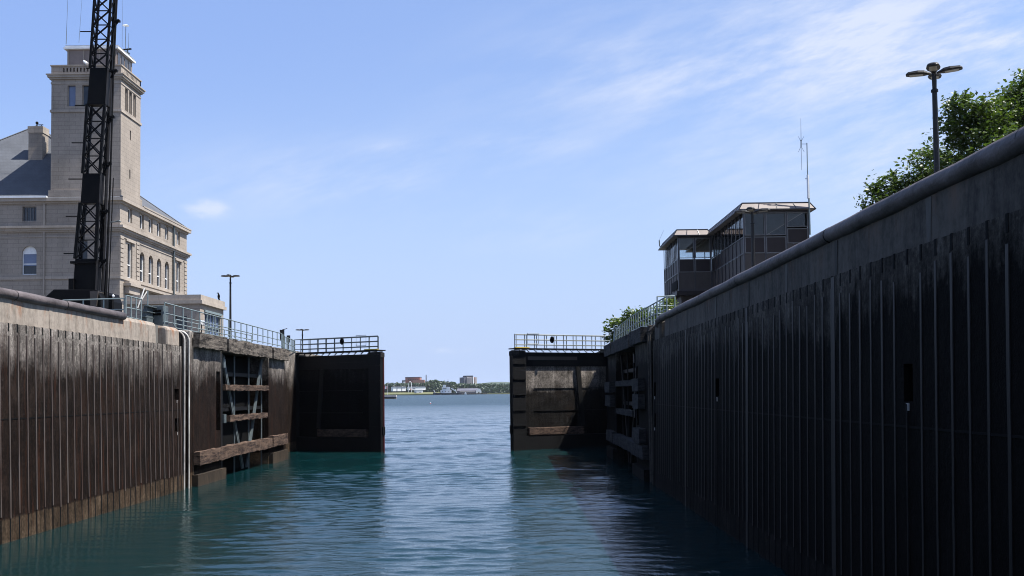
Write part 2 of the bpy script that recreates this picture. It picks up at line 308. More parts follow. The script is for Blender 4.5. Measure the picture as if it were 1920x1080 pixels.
# ------------------------------------------------------------------ mesh helpers
ORG = {}
class MB:
    def __init__(s): s.v = []; s.f = []
    def quad(s, *pts):
        i = len(s.v); s.v += [tuple(p) for p in pts]; s.f.append(tuple(range(i, i + len(pts)))); return s
    def box(s, x0, x1, y0, y1, z0, z1):
        i = len(s.v)
        s.v += [(x0, y0, z0), (x1, y0, z0), (x1, y1, z0), (x0, y1, z0), (x0, y0, z1), (x1, y0, z1), (x1, y1, z1), (x0, y1, z1)]
        for q in ((3, 2, 1, 0), (4, 5, 6, 7), (0, 1, 5, 4), (1, 2, 6, 5), (2, 3, 7, 6), (3, 0, 4, 7)): s.f.append(tuple(i + a for a in q))
        return s
    def hexa(s, b, t):          # four bottom and four top corners
        i = len(s.v); s.v += [tuple(p) for p in b] + [tuple(p) for p in t]
        for q in ((3, 2, 1, 0), (4, 5, 6, 7), (0, 1, 5, 4), (1, 2, 6, 5), (2, 3, 7, 6), (3, 0, 4, 7)): s.f.append(tuple(i + a for a in q))
        return s
    def bar(s, p, q, w, h=None, up=(0, 0, 1)):
        p, q = Vector(p), Vector(q); h = w if h is None else h
        d = (q - p).normalized(); u = Vector(up)
        if abs(d.dot(u)) > 0.98: u = Vector((1, 0, 0))
        a = d.cross(u).normalized() * (w / 2); b = a.cross(d).normalized() * (h / 2)
        return s.hexa([p - a - b, p + a - b, p + a + b, p - a + b], [q - a - b, q + a - b, q + a + b, q - a + b])
    def tube(s, pts, r, seg=8, caps=True):
        pts = [Vector(p) for p in pts]; rs = r if isinstance(r, (list, tuple)) else [r] * len(pts); rings = []
        for j, p in enumerate(pts):
            d = (pts[min(j + 1, len(pts) - 1)] - pts[max(j - 1, 0)]).normalized()
            u = Vector((0, 0, 1)) if abs(d.z) < 0.95 else Vector((1, 0, 0))
            a = d.cross(u).normalized(); b = a.cross(d).normalized(); i = len(s.v)
            for t in range(seg):
                an = 2 * math.pi * t / seg; s.v.append(tuple(p + (a * math.cos(an) + b * math.sin(an)) * rs[j]))
            rings.append(i)
        for j in range(len(pts) - 1):
            for t in range(seg):
                s.f.append((rings[j] + t, rings[j] + (t + 1) % seg, rings[j + 1] + (t + 1) % seg, rings[j + 1] + t))
        if caps:
            s.f.append(tuple(rings[0] + t for t in reversed(range(seg)))); s.f.append(tuple(rings[-1] + t for t in range(seg)))
        return s
    def ball(s, c, rx, ry, rz, nu=10, nv=7):
        i = len(s.v); c = Vector(c)
        for a in range(nv + 1):
            ph = math.pi * a / nv
            for b in range(nu):
                th = 2 * math.pi * b / nu
                s.v.append((c.x + rx * math.sin(ph) * math.cos(th), c.y + ry * math.sin(ph) * math.sin(th), c.z + rz * math.cos(ph)))
        for a in range(nv):
            for b in range(nu):
                s.f.append((i + a * nu + b, i + (a + 1) * nu + b, i + (a + 1) * nu + (b + 1) % nu, i + a * nu + (b + 1) % nu))
        return s
    def prism(s, prof, axis, a0, a1):   # closed 2-D profile swept along an axis ('x': (y,z) / 'y': (x,z) / 'z': (x,y))
        def P(p, a): return {'x': (a, p[0], p[1]), 'y': (p[0], a, p[1]), 'z': (p[0], p[1], a)}[axis]
        n = len(prof); i = len(s.v); s.v += [P(p, a0) for p in prof] + [P(p, a1) for p in prof]
        for t in range(n): s.f.append((i + t, i + (t + 1) % n, i + n + (t + 1) % n, i + n + t))
        s.f.append(tuple(i + t for t in reversed(range(n)))); s.f.append(tuple(i + n + t for t in range(n)))
        return s
    def holes(s, o, ud, vd, nd, u0, u1, v0, v1, hs, depth, back=False):   # a wall face with rectangular recesses
        o, ud, vd, nd = Vector(o), Vector(ud), Vector(vd), Vector(nd)
        us = sorted({u0, u1, *[min(max(h[i], u0), u1) for h in hs for i in (0, 1)]}); vs = sorted({v0, v1, *[min(max(h[i], v0), v1) for h in hs for i in (2, 3)]})
        P = lambda a, b, c=0.0: o + ud * a + vd * b + nd * c
        for a, b in zip(us, us[1:]):
            for c, d in zip(vs, vs[1:]):
                mu, mv = (a + b) / 2, (c + d) / 2
                if any(h[0] < mu < h[1] and h[2] < mv < h[3] for h in hs): continue
                s.quad(P(a, c), P(b, c), P(b, d), P(a, d))
        for h in hs:
            a, b, c, d = h
            s.quad(P(a, c), P(a, d), P(a, d, -depth), P(a, c, -depth)); s.quad(P(b, d), P(b, c), P(b, c, -depth), P(b, d, -depth))
            s.quad(P(b, c), P(a, c), P(a, c, -depth), P(b, c, -depth)); s.quad(P(a, d), P(b, d), P(b, d, -depth), P(a, d, -depth))
            if back: s.quad(P(a, c, -depth), P(b, c, -depth), P(b, d, -depth), P(a, d, -depth))
        return s
    def beam(s, x0, x1, y0, y1, z0, z1, seed=0, j=0.03):      # hewn timber lying along y with uneven edges
        rg = random.Random(seed); n = max(3, int((y1 - y0) / 0.35)); b0 = len(s.v)
        for i in range(n + 1):
            y = y0 + (y1 - y0) * i / n + (rg.uniform(-j, j) if i in (0, n) else 0)
            ring = [(x0, z0), ((x0 + x1) / 2, z0), (x1, z0), (x1, (z0 + z1) / 2), (x1, z1), ((x0 + x1) / 2, z1), (x0, z1), (x0, (z0 + z1) / 2)]
            for q, (x, z) in enumerate(ring):
                k = j * (0.8 if q % 2 else 1.2); s.v.append((x + rg.uniform(-k, k) * 0.8, y, z + rg.uniform(-k, k)))
        for i in range(n):
            for q in range(8): a = b0 + i * 8; s.f.append((a + q, a + (q + 1) % 8, a + 8 + (q + 1) % 8, a + 8 + q))
        s.f.append(tuple(b0 + q for q in reversed(range(8)))); s.f.append(tuple(b0 + n * 8 + q for q in range(8)))
        return s
    def build(s, name, m, parent=None, bevel=0.0, smooth=False, label=None, origin=None):
        o0 = Vector(origin) if origin is not None else (ORG.get(parent.name, Vector((0, 0, 0))) if parent else Vector((0, 0, 0)))
        me = bpy.data.meshes.new(name); me.from_pydata([tuple(Vector(p) - o0) for p in s.v], [], s.f); me.update()
        if smooth:
            for p in me.polygons: p.use_smooth = True
        me.materials.append(m if not isinstance(m, str) else M[m])
        o = bpy.data.objects.new(name, me); COL.objects.link(o)
        bm = bmesh.new(); bm.from_mesh(me); bmesh.ops.recalc_face_normals(bm, faces=bm.faces); bm.to_mesh(me); bm.free()
        if parent: o.parent = parent; ORG[o.name] = o0
        elif origin is not None: o.location = o0; ORG[o.name] = o0
        if bevel:
            b = o.modifiers.new('bevel', 'BEVEL'); b.width = bevel; b.segments = 2; b.limit_method = 'ANGLE'; b.angle_limit = R(40)
        if label: o['label'] = label
        return o
def thing(name, label, cat, loc=(0, 0, 0), rot=0.0, group=None, local=False):
    o = bpy.data.objects.new(name, None); COL.objects.link(o); o.empty_display_size = 0.3
    o.location = loc; o.rotation_euler = (0, 0, rot); o['label'] = label; o['category'] = cat
    if group: o['group'] = group
    ORG[o.name] = Vector((0, 0, 0)) if local else Vector(loc)
    return o
def tag(o, label, cat, group=None):
    o['label'] = label; o['category'] = cat
    if group: o['group'] = group
    return o
def structure(o): o['kind'] = 'structure'; return o
def stuff(o, label, cat): o['kind'] = 'stuff'; o['label'] = label; o['category'] = cat; return o
def put_copy(o, parent, loc):
    c = o.copy(); COL.objects.link(c); c.parent = parent; c.location = loc; return c
def copy_tree(o, loc=None, rotz=None, label=None, parent=None):
    c = o.copy(); COL.objects.link(c)
    if parent: c.parent = parent
    if loc is not None: c.location = loc
    if rotz is not None: c.rotation_euler = (0, 0, rotz)
    if label: c['label'] = label
    for ch in list(o.children): copy_tree(ch, parent=c)
    return c

GZ = 8.50      # quay level above the water
# ------------------------------------------------------------------ setting: water, quays, far land
import numpy as np
def water_mesh():
    rg = np.random.RandomState(5)
    ys = [10.0]
    while ys[-1] < 420: ys.append(ys[-1] + max(0.075, 0.0022 * ys[-1]))
    ys = np.array(ys); xs = np.arange(-22.0, 12.01, 0.2); ny, nx = len(ys), len(xs); kt = int(np.searchsorted(ys, 118)); YT = ys[kt]
    Xg, Yg = np.meshgrid(xs, ys); Xu = Xg.copy(); Xg = Xg * np.maximum(1, Yg / YT); Z = np.zeros_like(Xg); DY = np.maximum(0.075, 0.0022 * Yg)
    calm = np.clip((Xg + 0.16 * Yg + 11.5) / 11.0, 0, 1); calm = calm * calm * (3 - 2 * calm); calm = 0.10 + 0.90 * calm
    gust = np.zeros_like(Xg)
    for _ in range(10):
        a = rg.uniform(0, 6.28); k_ = 6.28 / rg.uniform(7, 22); gust += np.sin(k_ * (math.cos(a) * Xg + math.sin(a) * Yg) + rg.uniform(0, 6.28))
    gust = np.clip(1.0 + 0.17 * gust, 0.45, 1.7)
    for n in range(110):
        lam = 0.32 * (5.5 ** rg.random_sample()); k_ = 6.2832 / lam; a = math.pi / 2 + rg.normal(0, 0.38)
        ok = np.clip(lam / (DY * 2.5) - 0.6, 0, 1)
        Z += (0.0100 / k_) * (1.15 if lam > 1.2 else 1.0) * ok * np.sin(k_ * (math.cos(a) * Xg + math.sin(a) * Yg) + rg.uniform(0, 6.2832))
    fade = np.clip((ys[-1] - Yg) / 25, 0, 1) * np.clip((Yg - 10) / 2, 0, 1) * np.clip((Xu + 22) / 2, 0, 1) * np.clip((12 - Xu) / 2, 0, 1)
    Z *= calm * gust * fade * WAVE * (1.22 + 0.95 * np.clip((Yg - 70) / 120, 0, 1))
    V = np.stack([Xg, Yg, Z], -1).reshape(-1, 3)
    idx = np.arange(ny * nx).reshape(ny, nx); Q = np.stack([idx[:-1, :-1], idx[:-1, 1:], idx[1:, 1:], idx[1:, :-1]], -1).reshape(-1, 4)
    x0, x1, y0, y1 = xs[0], xs[-1], ys[0], ys[-1]; b = len(V); sc = y1 / YT
    V = np.concatenate([V, np.array([(-5000, -300, 0), (5000, -300, 0), (5000, y0, 0), (-5000, y0, 0), (x0, y0, 0), (x0, YT, 0), (-5000, YT, 0), (x1, y0, 0), (x1, YT, 0), (5000, YT, 0),
        (x0 * sc, y1, 0), (-5000, y1, 0), (x1 * sc, y1, 0), (5000, y1, 0), (5000, 1835, 0), (-5000, 1835, 0)])])
    F_ = np.array([(0, 1, 2, 3), (3, 4, 5, 6), (7, 2, 9, 8), (6, 5, 10, 11), (8, 9, 13, 12), (11, 13, 14, 15)]) + b
    Q = np.concatenate([Q, F_]); me = bpy.data.meshes.new('water'); me.vertices.add(len(V)); me.vertices.foreach_set('co', V.ravel().astype('f'))
    me.loops.add(len(Q) * 4); me.loops.foreach_set('vertex_index', Q.ravel().astype('i')); me.polygons.add(len(Q)); me.polygons.foreach_set('loop_start', np.arange(0, len(Q) * 4, 4).astype('i'))
    me.update(calc_edges=True); me.polygons.foreach_set('use_smooth', np.ones(len(Q), bool)); me.materials.append(M['water']); me.validate()
    o = bpy.data.objects.new('water', me); COL.objects.link(o); return o
WAVE = 1.0
structure(water_mesh())
g = MB(); g.prism([(-17.95, -80), (-17.95, 54), (-21.5, 54), (-21.5, 125), (-30, 150), (-34, 240), (-60, 300), (-500, 300), (-500, -80)], 'z', -3, GZ)
structure(g.build('quay', 'asphalt'))
g = MB(); g.prism([(8.0, -80), (8.0, 54), (11.5, 54), (11.5, 240), (500, 240), (500, -80)], 'z', -3, GZ)
structure(g.build('quay', 'asphalt'))

def lx(z): return -17.20 - 0.02 * z       # battered wall faces
def rx(z): return 7.25 + 0.02 * z

def lock_wall(side, y0, y1, ycap, label, mats, niches, joints, rib_from, base_off):
    sx = lx if side < 0 else rx
    root = thing('lock_wall', label, 'lock wall', (sx(0), y1, 0))
    ZL = 7.48
    # main ribbed face with ladder niches (built as a battered sheet with real recesses)
    mb = MB(); n = Vector((-side, 0, 0.0)); vd = Vector((side * 0.02, 0, 1))
    mb.holes((sx(0), 0, 0), (0, 1, 0), vd, n, y0, y1, -3, ZL, niches, 0.55, True)
    mb.quad((sx(-3), y1, -3), (sx(-3) + side * 0.8, y1, -3), (sx(ZL) + side * 0.8, y1, ZL), (sx(ZL), y1, ZL))
    mb.quad((sx(ZL), y0, ZL), (sx(ZL) + side * 0.3, y0, ZL), (sx(ZL) + side * 0.3, y1, ZL), (sx(ZL), y1, ZL))
    mb.build('wall_face', mats[0], root)
    # horizontal pour joint, a narrow ledge line
    for zj in (4.18,):
        j = MB()
        j.prism([(sx(zj) - side * 0.012, zj - 0.02), (sx(zj) - side * 0.012, zj + 0.02), (sx(zj) + side * 0.05, zj + 0.02), (sx(zj) + side * 0.05, zj - 0.02)], 'y', y0, y1)
        j.build('pour_joint', 'void', root)
    # vertical construction joints: paler pilaster strips
    ZJ = 7.46
    for yj in joints:
        b = MB(); b.hexa([(sx(-1) - side * 0.015, yj - 0.12, -1), (sx(-1) + side * 0.1, yj - 0.12, -1), (sx(-1) + side * 0.1, yj + 0.12, -1), (sx(-1) - side * 0.015, yj + 0.12, -1)],
                         [(sx(ZJ) - side * 0.015, yj - 0.12, ZJ), (sx(ZJ) + side * 0.1, yj - 0.12, ZJ), (sx(ZJ) + side * 0.1, yj + 0.12, ZJ), (sx(ZJ) - side * 0.015, yj + 0.12, ZJ)])
        b.build('joint_strip', mats[3] if side < 0 else 'rib_shaded', root)
    # parapet band
    p = MB(); a = sx(ZL) + side * 0.07
    top = GZ + 0.0
    prof = [(a, ZL - 0.02), (a + side * 0.02, top - 0.18), (a + side * 0.10, top - 0.03), (a + side * 0.25, top + 0.02), (a + side * 1.2, top + 0.02), (a + side * 1.2, ZL - 0.02)]
    yend = y1 - 3.6
    p.prism(prof, 'y', y0, yend); p.build('parapet', mats[1], root)
    q = MB(); q.prism([(c[0] , c[1] - 0.06) for c in prof], 'y', y1 - 1.8, y1 + 0.0); q.build('parapet_block', mats[1], root, bevel=0.12)
    q = MB(); q.box(min(a + side * 0.75, a + side * 1.2), max(a + side * 0.75, a + side * 1.2), yend, y1 - 1.8, ZL - 0.02, top - 0.15); q.build('parapet_notch', 'dark_steel', root)
    for yj in joints + ((10.6, 18.0, 27.4, 37.0, 48.0) if side > 0 else (33.0,)):      # lime runs down the parapet
        k = MB(); k.hexa([(a - side * 0.012, yj - 0.09, ZL), (a + side * 0.1, yj - 0.09, ZL), (a + side * 0.1, yj + 0.07, ZL), (a - side * 0.012, yj + 0.07, ZL)],
                         [(a + side * 0.006, yj - 0.13, top - 0.2), (a + side * 0.1, yj - 0.13, top - 0.2), (a + side * 0.1, yj + 0.12, top - 0.2), (a + side * 0.006, yj + 0.12, top - 0.2)]); k.build('lime_streak', mats[3] if side > 0 else mats[1], root)
    # steel cap tube
    r = 0.185; cx = a - side * 0.02 + side * 0.06; t = MB()
    rgt = random.Random(side + 5); pts = [(cx + rgt.uniform(-.012, .012), y0 + i * (ycap - y0) / 70, top + rgt.uniform(-.014, .010)) for i in range(71)]; rad = [r * rgt.uniform(0.95, 1.05) for _ in range(75)]
    if side > 0: pts += [(cx, ycap + 0.5, top - 0.03), (cx + 0.02, ycap + 0.8, top - 0.12), (cx + 0.03, ycap + 0.95, top - 0.3)]
    t.tube(pts, rad[:len(pts)], 14); t.build('cap_tube', 'pipe', root, smooth=True)
    # seams of the cap tube
    sm = MB()
    k = y0 + 2
    while k < ycap: sm.tube([(cx, k, top), (cx, k + 0.03, top)], r + 0.004, 14); k += rgt.uniform(3.5, 6.5)
    sm.build('cap_seam', 'dark_steel', root)
    # ribs
    pro = []; rgr = random.Random(31 + side); hw, pj = (0.036, 0.032) if side < 0 else (0.048, 0.022)
    for q in range(5):
        z0, z1 = 0.80 + rgr.uniform(-.05, .12), 7.2 + rgr.uniform(-.22, .02); m_ = MB(); y = rib_from + q * 0.64; h_ = hw * rgr.uniform(0.75, 1.15); p_ = pj * rgr.uniform(0.7, 1.1); n_ = 9
        for e_ in range(n_):
            za, zb = z0 + (z1 - z0) * e_ / n_, z0 + (z1 - z0) * (e_ + 1) / n_
            if e_ == 0: o0 = 0.0; b0 = len(m_.v); m_.v += [(sx(za) - side * p_, y - h_, za), (sx(za) + side * 0.05, y - h_, za), (sx(za) + side * 0.05, y + h_, za), (sx(za) - side * p_, y + h_, za)]
            o1 = rgr.uniform(-.006, .006); b1 = len(m_.v)
            m_.v += [(sx(zb) - side * p_, y - h_ + o1, zb), (sx(zb) + side * 0.05, y - h_ + o1, zb), (sx(zb) + side * 0.05, y + h_ + o1, zb), (sx(zb) - side * p_, y + h_ + o1, zb)]
            for t_ in range(4): m_.f.append((b0 + t_, b0 + (t_ + 1) % 4, b1 + (t_ + 1) % 4, b1 + t_))
            b0 = b1
        m_.f.append((b0, b0 + 1, b0 + 2, b0 + 3)); pro.append(m_.build('steel_rib', mats[2], root))
    i = 5; y = rib_from + i * 0.64
    while y < y1 - 0.15:
        q = rgr.randrange(5)
        if not [h for h in niches if h[0] - 0.05 < y < h[1] + 0.05]: put_copy(pro[q], root, (0, (i - q) * 0.64, rgr.uniform(-.05, .05)))
        i += 1; y = rib_from + i * 0.64
    for h in niches:        # rod and pale drip under each ladder niche
        yc = (h[0] + h[1]) / 2; k = MB(); k.tube([(sx(h[2]) - side * 0.03, yc, h[2] - 0.04), (sx(0) - side * 0.03, yc, -0.5)], 0.018, 6); k.build('ladder_rod', mats[2], root)
        k = MB(); k.box(*sorted((sx(h[2]) - side * 0.03, sx(h[2]) + side * 0.05)), yc - 0.05, yc + 0.05, h[2] - 0.17, h[2] - 0.03); k.build('rod_anchor', 'white_rail', root)
    # empty slots above and below the ribs
    sl = MB(); y = rib_from
    while y < y1 - 0.15:
        for (za, zb) in ((7.2, 7.49), (-1.5, 0.80)):
            sl.hexa([(sx(za) - side * 0.008, y - 0.04, za), (sx(za) + side * 0.05, y - 0.04, za), (sx(za) + side * 0.05, y + 0.04, za), (sx(za) - side * 0.008, y + 0.04, za)],
                    [(sx(zb) - side * 0.008, y - 0.04, zb), (sx(zb) + side * 0.05, y - 0.04, zb), (sx(zb) + side * 0.05, y + 0.04, zb), (sx(zb) - side * 0.008, y + 0.04, zb)])
        y += 0.64
    sl.build('rib_slot', 'void', root)
    return root
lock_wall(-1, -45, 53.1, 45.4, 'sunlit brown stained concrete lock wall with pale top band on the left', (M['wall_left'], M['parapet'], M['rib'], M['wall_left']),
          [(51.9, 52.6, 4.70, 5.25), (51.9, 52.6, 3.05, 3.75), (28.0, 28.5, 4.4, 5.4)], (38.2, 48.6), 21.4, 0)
lock_wall(1, -45, 53.1, 51.0, 'shade-darkened concrete lock wall with vertical steel ribs on the right', (M['wall_right'], M['parapet_shaded'], M['rib_shaded'], M['strip_dark']),
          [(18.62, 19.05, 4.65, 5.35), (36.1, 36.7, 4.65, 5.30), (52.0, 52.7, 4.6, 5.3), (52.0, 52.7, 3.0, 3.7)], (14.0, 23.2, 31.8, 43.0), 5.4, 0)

# ------------------------------------------------------------------ gate bays beyond the chamber walls
def gate_bay(side, label, mats):
    sx = lx if side < 0 else rx
    X = sx(4)
    root = thing('gate_bay_wall', label, 'lock wall', (X, 54, 0))
    def bx(y0, y1, z0, z1, d0, d1, nm, m, bev=0.0):     # d measured out of the face (negative = into the quay)
        b = MB(); xa, xb = X - side * d0, X - side * d1
        if nm in ('timber_fender', 'fender_block'): b.beam(min(xa, xb), max(xa, xb), y0, y1, z0, z1, int(y0 * 7 + z0 * 31)); bev = 0.0
        else: b.box(min(xa, xb), max(xa, xb), y0, y1, z0, z1)
        return b.build(nm, m, root, bevel=bev)
    # guide groove with its two steel rails
    bx(53.1, 54.35, -3, 8.25, -0.9, -0.35, 'guide_groove', 'void')
    for yy in (53.22, 53.98):
        t = MB(); prof = []
        zt = 8.35
        for i in range(8):
            an = math.pi / 2 * i / 7; prof.append((X - side * (0.06) + side * (0.55 - 0.55 * math.cos(an)), yy, zt - 0.55 + 0.55 * math.sin(an)))
        t.tube([(X - side * 0.06, yy, -1.5), (X - side * 0.06, yy, 4)] + prof, 0.05, 8); t.build('guide_rail', mats[3], root)
    bx(54.3, 54.75, -3, 8.40, -1.2, 0.0, 'groove_pier', mats[0], 0.06)
    # near pier with a slot, far pier
    p = MB(); p.holes((X, 0, 0), (0, 1, 0), (0, 0, 1), (-side, 0, 0), 54.75, 60.15, -3, 7.6, [(59.15, 59.95, 2.85, 6.3)], 0.9, True)
    p.quad((X, 60.15, -3), (X + side * 2.2, 60.15, -3), (X + side * 2.2, 60.15, 7.6), (X, 60.15, 7.6)); p.build('pier', mats[0], root)
    bx(71.8, 77.2, -3, 7.6, -3.6, 0.0, 'pier', mats[0])
    # quoin recess walls behind the swinging gate
    bx(77.2, 82.4, -3, 8.35, -4.2, -1.35, 'recess_wall', mats[0])
    bx(82.4, 125.0, -3, 8.7, -4.2, -1.75 if side < 0 else -1.12, 'recess_wall', mats[0])
    bx(54.75, 77.2, 7.6, 8.36, -4.2, -0.12, 'coping', mats[0])
    bx(54.75, 60.1, -3, 0.62, 0.005, 0.32, 'footing', mats[4]); bx(71.9, 76.8, -3, 0.75, 0.005, 0.28, 'footing', mats[4])
    # timber fenders
    for (a, b_, z0, z1) in ((54.85, 60.05, 7.52, 8.30), (60.50, 71.45, 7.46, 8.28), (71.95, 76.9, 7.44, 8.26)):
        bx(a, b_, z0, z1, 0.004, 0.36, 'timber_fender', mats[1], 0.05)
    for (a, b_, z0, z1) in ((55.0, 60.15, 1.15, 1.85), (71.75, 76.4, 1.22, 1.95)):
        bx(a, b_, z0, z1, 0.004, 0.36, 'timber_fender', mats[2], 0.05)
    if side > 0:
        for (a, b_, z0, z1) in ((56.2, 58.9, 4.85, 5.55), (56.2, 58.9, 3.85, 4.65), (72.5, 76.3, 4.75, 5.5), (72.5, 76.3, 3.75, 4.55), (56.0, 59.0, 1.95, 2.75)):
            bx(a, b_, z0, z1, 0.004, 0.40, 'fender_block', mats[2], 0.06)
    return root
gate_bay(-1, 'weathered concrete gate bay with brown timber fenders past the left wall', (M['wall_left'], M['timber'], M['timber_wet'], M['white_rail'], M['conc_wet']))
gate_bay(1, 'shaded dark gate bay with shade-darkened timber fenders past the right wall', (M['wall_right'], M['timber_shade'], M['timber_shade'], M['parapet_shaded'], M['wall_right']))

def recessed_leaf(side, label, mats):
    sx = lx if side < 0 else rx
    X = sx(4); root = thing('lock_gate', label, 'lock gate', (X + side * 1.0, 60.3, 0), group='lock gate leaves')
    def bx(y0, y1, z0, z1, d0, d1, nm, m, bev=0.0):
        b = MB(); xa, xb = X - side * d0, X - side * d1
        if nm in ('timber_fender', 'fender_block'): b.beam(min(xa, xb), max(xa, xb), y0, y1, z0, z1, int(y0 * 7 + z0 * 31)); bev = 0.0
        else: b.box(min(xa, xb), max(xa, xb), y0, y1, z0, z1)
        return b.build(nm, m, root, bevel=bev)
    bx(60.25, 71.7, -2.5, 7.4, -1.9, -1.3, 'skin_plate', 'void')
    for z in (6.1, 3.9, 1.0): bx(60.3, 71.6, z, z + 0.22, -1.3, -0.45, 'girder', 'dark_steel')
    bx(60.8, 71.5, 5.18, 5.52, -0.25, 0.10, 'timber_fender', mats[0], 0.05)
    bx(61.8, 71.2, 3.30, 3.64, -0.25, 0.10, 'timber_fender', mats[0], 0.05)
    bx(60.2, 71.7, 1.18, 1.85, -0.25, 0.30, 'timber_fender', mats[1], 0.05)
    bx(60.18, 60.62, -2, 7.4, -0.9, -0.05, 'heel_post', 'dark_steel')
    for (ya, za, yb, zb) in ((61.6, 7.35, 66.2, 0.15), (71.2, 7.35, 67.2, 0.15)):
        for o in (-0.13, 0.13):
            b = MB(); b.bar((X + side * 0.34, ya + o, za), (X - side * 0.02 + side * 0.36, yb + o, zb), 0.14, 0.10, (1, 0, 0)); b.build('diagonal_brace', mats[2], root)
    for y in (61.0, 64.5, 68.0, 71.45):
        t = MB(); t.tube([(X + side * 0.42, y, -1), (X + side * 0.42, y, 7.4)], 0.055, 6); t.build('tie_rod', mats[2], root)
    for (y, z) in ((60.75, 6.55), (60.9, 3.25)):
        bx(y - 0.22, y + 0.22, z, z + 0.5, -0.3, 0.04, 'hinge_plate', mats[2])
    return root
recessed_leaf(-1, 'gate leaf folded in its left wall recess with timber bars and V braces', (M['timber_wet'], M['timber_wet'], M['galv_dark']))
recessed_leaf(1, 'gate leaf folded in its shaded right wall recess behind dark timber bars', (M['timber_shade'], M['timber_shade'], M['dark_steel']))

# ------------------------------------------------------------------ railings
def railing(root, pts, h=1.08, step=1.35, rails=(0.02, 0.55, 1.08), r=0.026, m='galv', loop=False, posts=True):
    """rails follow the ground points; one post part per post"""
    pts = [Vector(p) for p in pts]
    for k in rails:
        t = MB(); t.tube([p + Vector((0, 0, k if k > 0.1 else 0.12)) for p in pts], r * (1.0 if k < h - 0.05 else 1.15), 6); t.build('rail', m, root)
    proto = None
    for a, b in zip(pts, pts[1:]):
        n = max(1, round((b - a).length / step))
        for i in range(n + (1 if b is pts[-1] else 0)):
            p = a + (b - a) * (i / n)
            if proto is None:
                t = MB(); t.tube([p, p + Vector((0, 0, h))], r * 1.1, 6); proto = t.build('post', m, root); p0 = p
            else: put_copy(proto, root, p - p0)

# ------------------------------------------------------------------ the two swinging gate leaves
def swing_leaf(hinge, tip, s, label, skin, lit):
    h, t = Vector((*hinge, 0)), Vector((*tip, 0)); d = t - h; L = d.length; ang = math.atan2(d.y, d.x)
    root = thing('lock_gate', label, 'lock gate', h, ang, 'lock gate leaves', local=True)
    def bx(u0, u1, n0, n1, z0, z1, nm, m, bev=0.0, lb=None, par=None):   # n: out of the face that looks at us
        b = MB(); b.box(u0, u1, min(s * n0, s * n1), max(s * n0, s * n1), z0, z1); return b.build(nm, m, par or root, bevel=bev, label=lb)
    bx(0.2, L - 0.02, -0.5, -0.352, -2.5, 8.2, 'skin_plate', skin)
    bx(0.0, L - 1.25, -0.349, -0.28, 7.02, 8.2, 'top_girder', 'dark_steel')
    bx(0.0, L - 1.25, -0.347, -0.05, -2.5, 1.15, 'bottom_girder', 'dark_steel')
    bx(L - 1.25, L, -0.345, 0.0, -2.5, 8.35, 'mitre_post', 'dark_steel')
    bx(L - 1.2, L + 0.03, -0.5, -0.35, -2.5, 8.3, 'mitre_edge', 'red_edge' if s < 0 else 'dark_steel')
    for z in (7.2, 5.9, 4.6, 3.3, 2.0): bx(L - 1.22, L - 0.05, 0.003, 0.07, z, z + 0.10, 'post_rib', 'dark_steel')
    for z in (5.12, 3.22): bx(0.2, L - 2.2, -0.347, -0.30, z, z + 0.05, 'stiffener', 'dark_steel')
    bx(L - 7.0, L - 1.55, -0.345, -0.01, 1.20, 1.85, 'timber_fender', 'timber_wet', 0.04)
    bx(L - 6.5, L - 1.6, -0.277, -0.23, 7.55, 7.85, 'cover_plate', 'taupe' if s > 0 else 'dark_steel')
    b = MB(); b.bar((L - 6.55, s * -0.22, 7.0), (L - 7.0, s * -0.22, 1.9), 0.42, 0.10, (0, 1, 0)); b.build('dark_bar', 'dark_steel', root)  # dark slanting bar laid across the skin plate
    bx(-0.3, 0.35, -1.2, 0.0, -2.5, 8.35, 'heel_post', 'dark_steel')
    bx(L - 0.03, L + 0.09, -0.5, -0.2, 1.4, 2.1, 'mitre_cushion', 'dark_steel'); bx(L - 0.6, L + 0.07, -0.5, 0.02, 7.9, 8.25, 'latch_block', 'timber_shade')
    # walkway on open brackets
    br = MB(); u_ = 0.4
    while u_ < L - 0.6:
        br = MB(); br.bar((u_, s * 0.0, 8.2), (u_ + 0.32, s * 0.0, 8.44), 0.06); br.bar((u_ + 0.32, s * 0.0, 8.41), (u_ + 0.32, s * -0.7, 8.41), 0.05); br.build('bracket', 'dark_steel', root); u_ += 0.72
    bx(-0.3, L - 0.05, -0.80, 0.18, 8.44, 8.53, 'walkway', 'dark_steel')
    bx(L - 1.5, L - 0.15, 0.0, 0.26, 8.532, 8.60, 'toe_board', 'yellow')
    for n in (0.12, -0.72):
        railing(root, [(0.2, s * n, 8.53), (L - (0.15 if n > 0 else 0.75), s * n, 8.53)], 1.15, 0.98, (0.3, 0.72, 1.15), 0.033, 'galv_dark')
    # gate in the rail near the tip
    gm = MB(); gm.tube([(L - 2.4, s * 0.19, 8.9), (L - 2.4, s * 0.19, 9.78), (L - 1.35, s * 0.19, 9.78), (L - 1.35, s * 0.19, 8.9), (L - 2.4, s * 0.19, 8.9)], 0.028, 6); gm.build('rail_gate', 'galv_dark', root)
    return root, h, ang, L
rl, hl, al, Ll = swing_leaf((-19.3, 89.4), (-11.0, 84.45), -1, 'half open dark gate leaf in shadow hinged on the left wall', M['gate_skin_shaded'], False)
rr, hr, ar, Lr = swing_leaf((8.75, 89.2), (0.04, 84.45), 1, 'half open gate leaf with sunlit brown skin hinged on the right wall', M['gate_skin'], True)
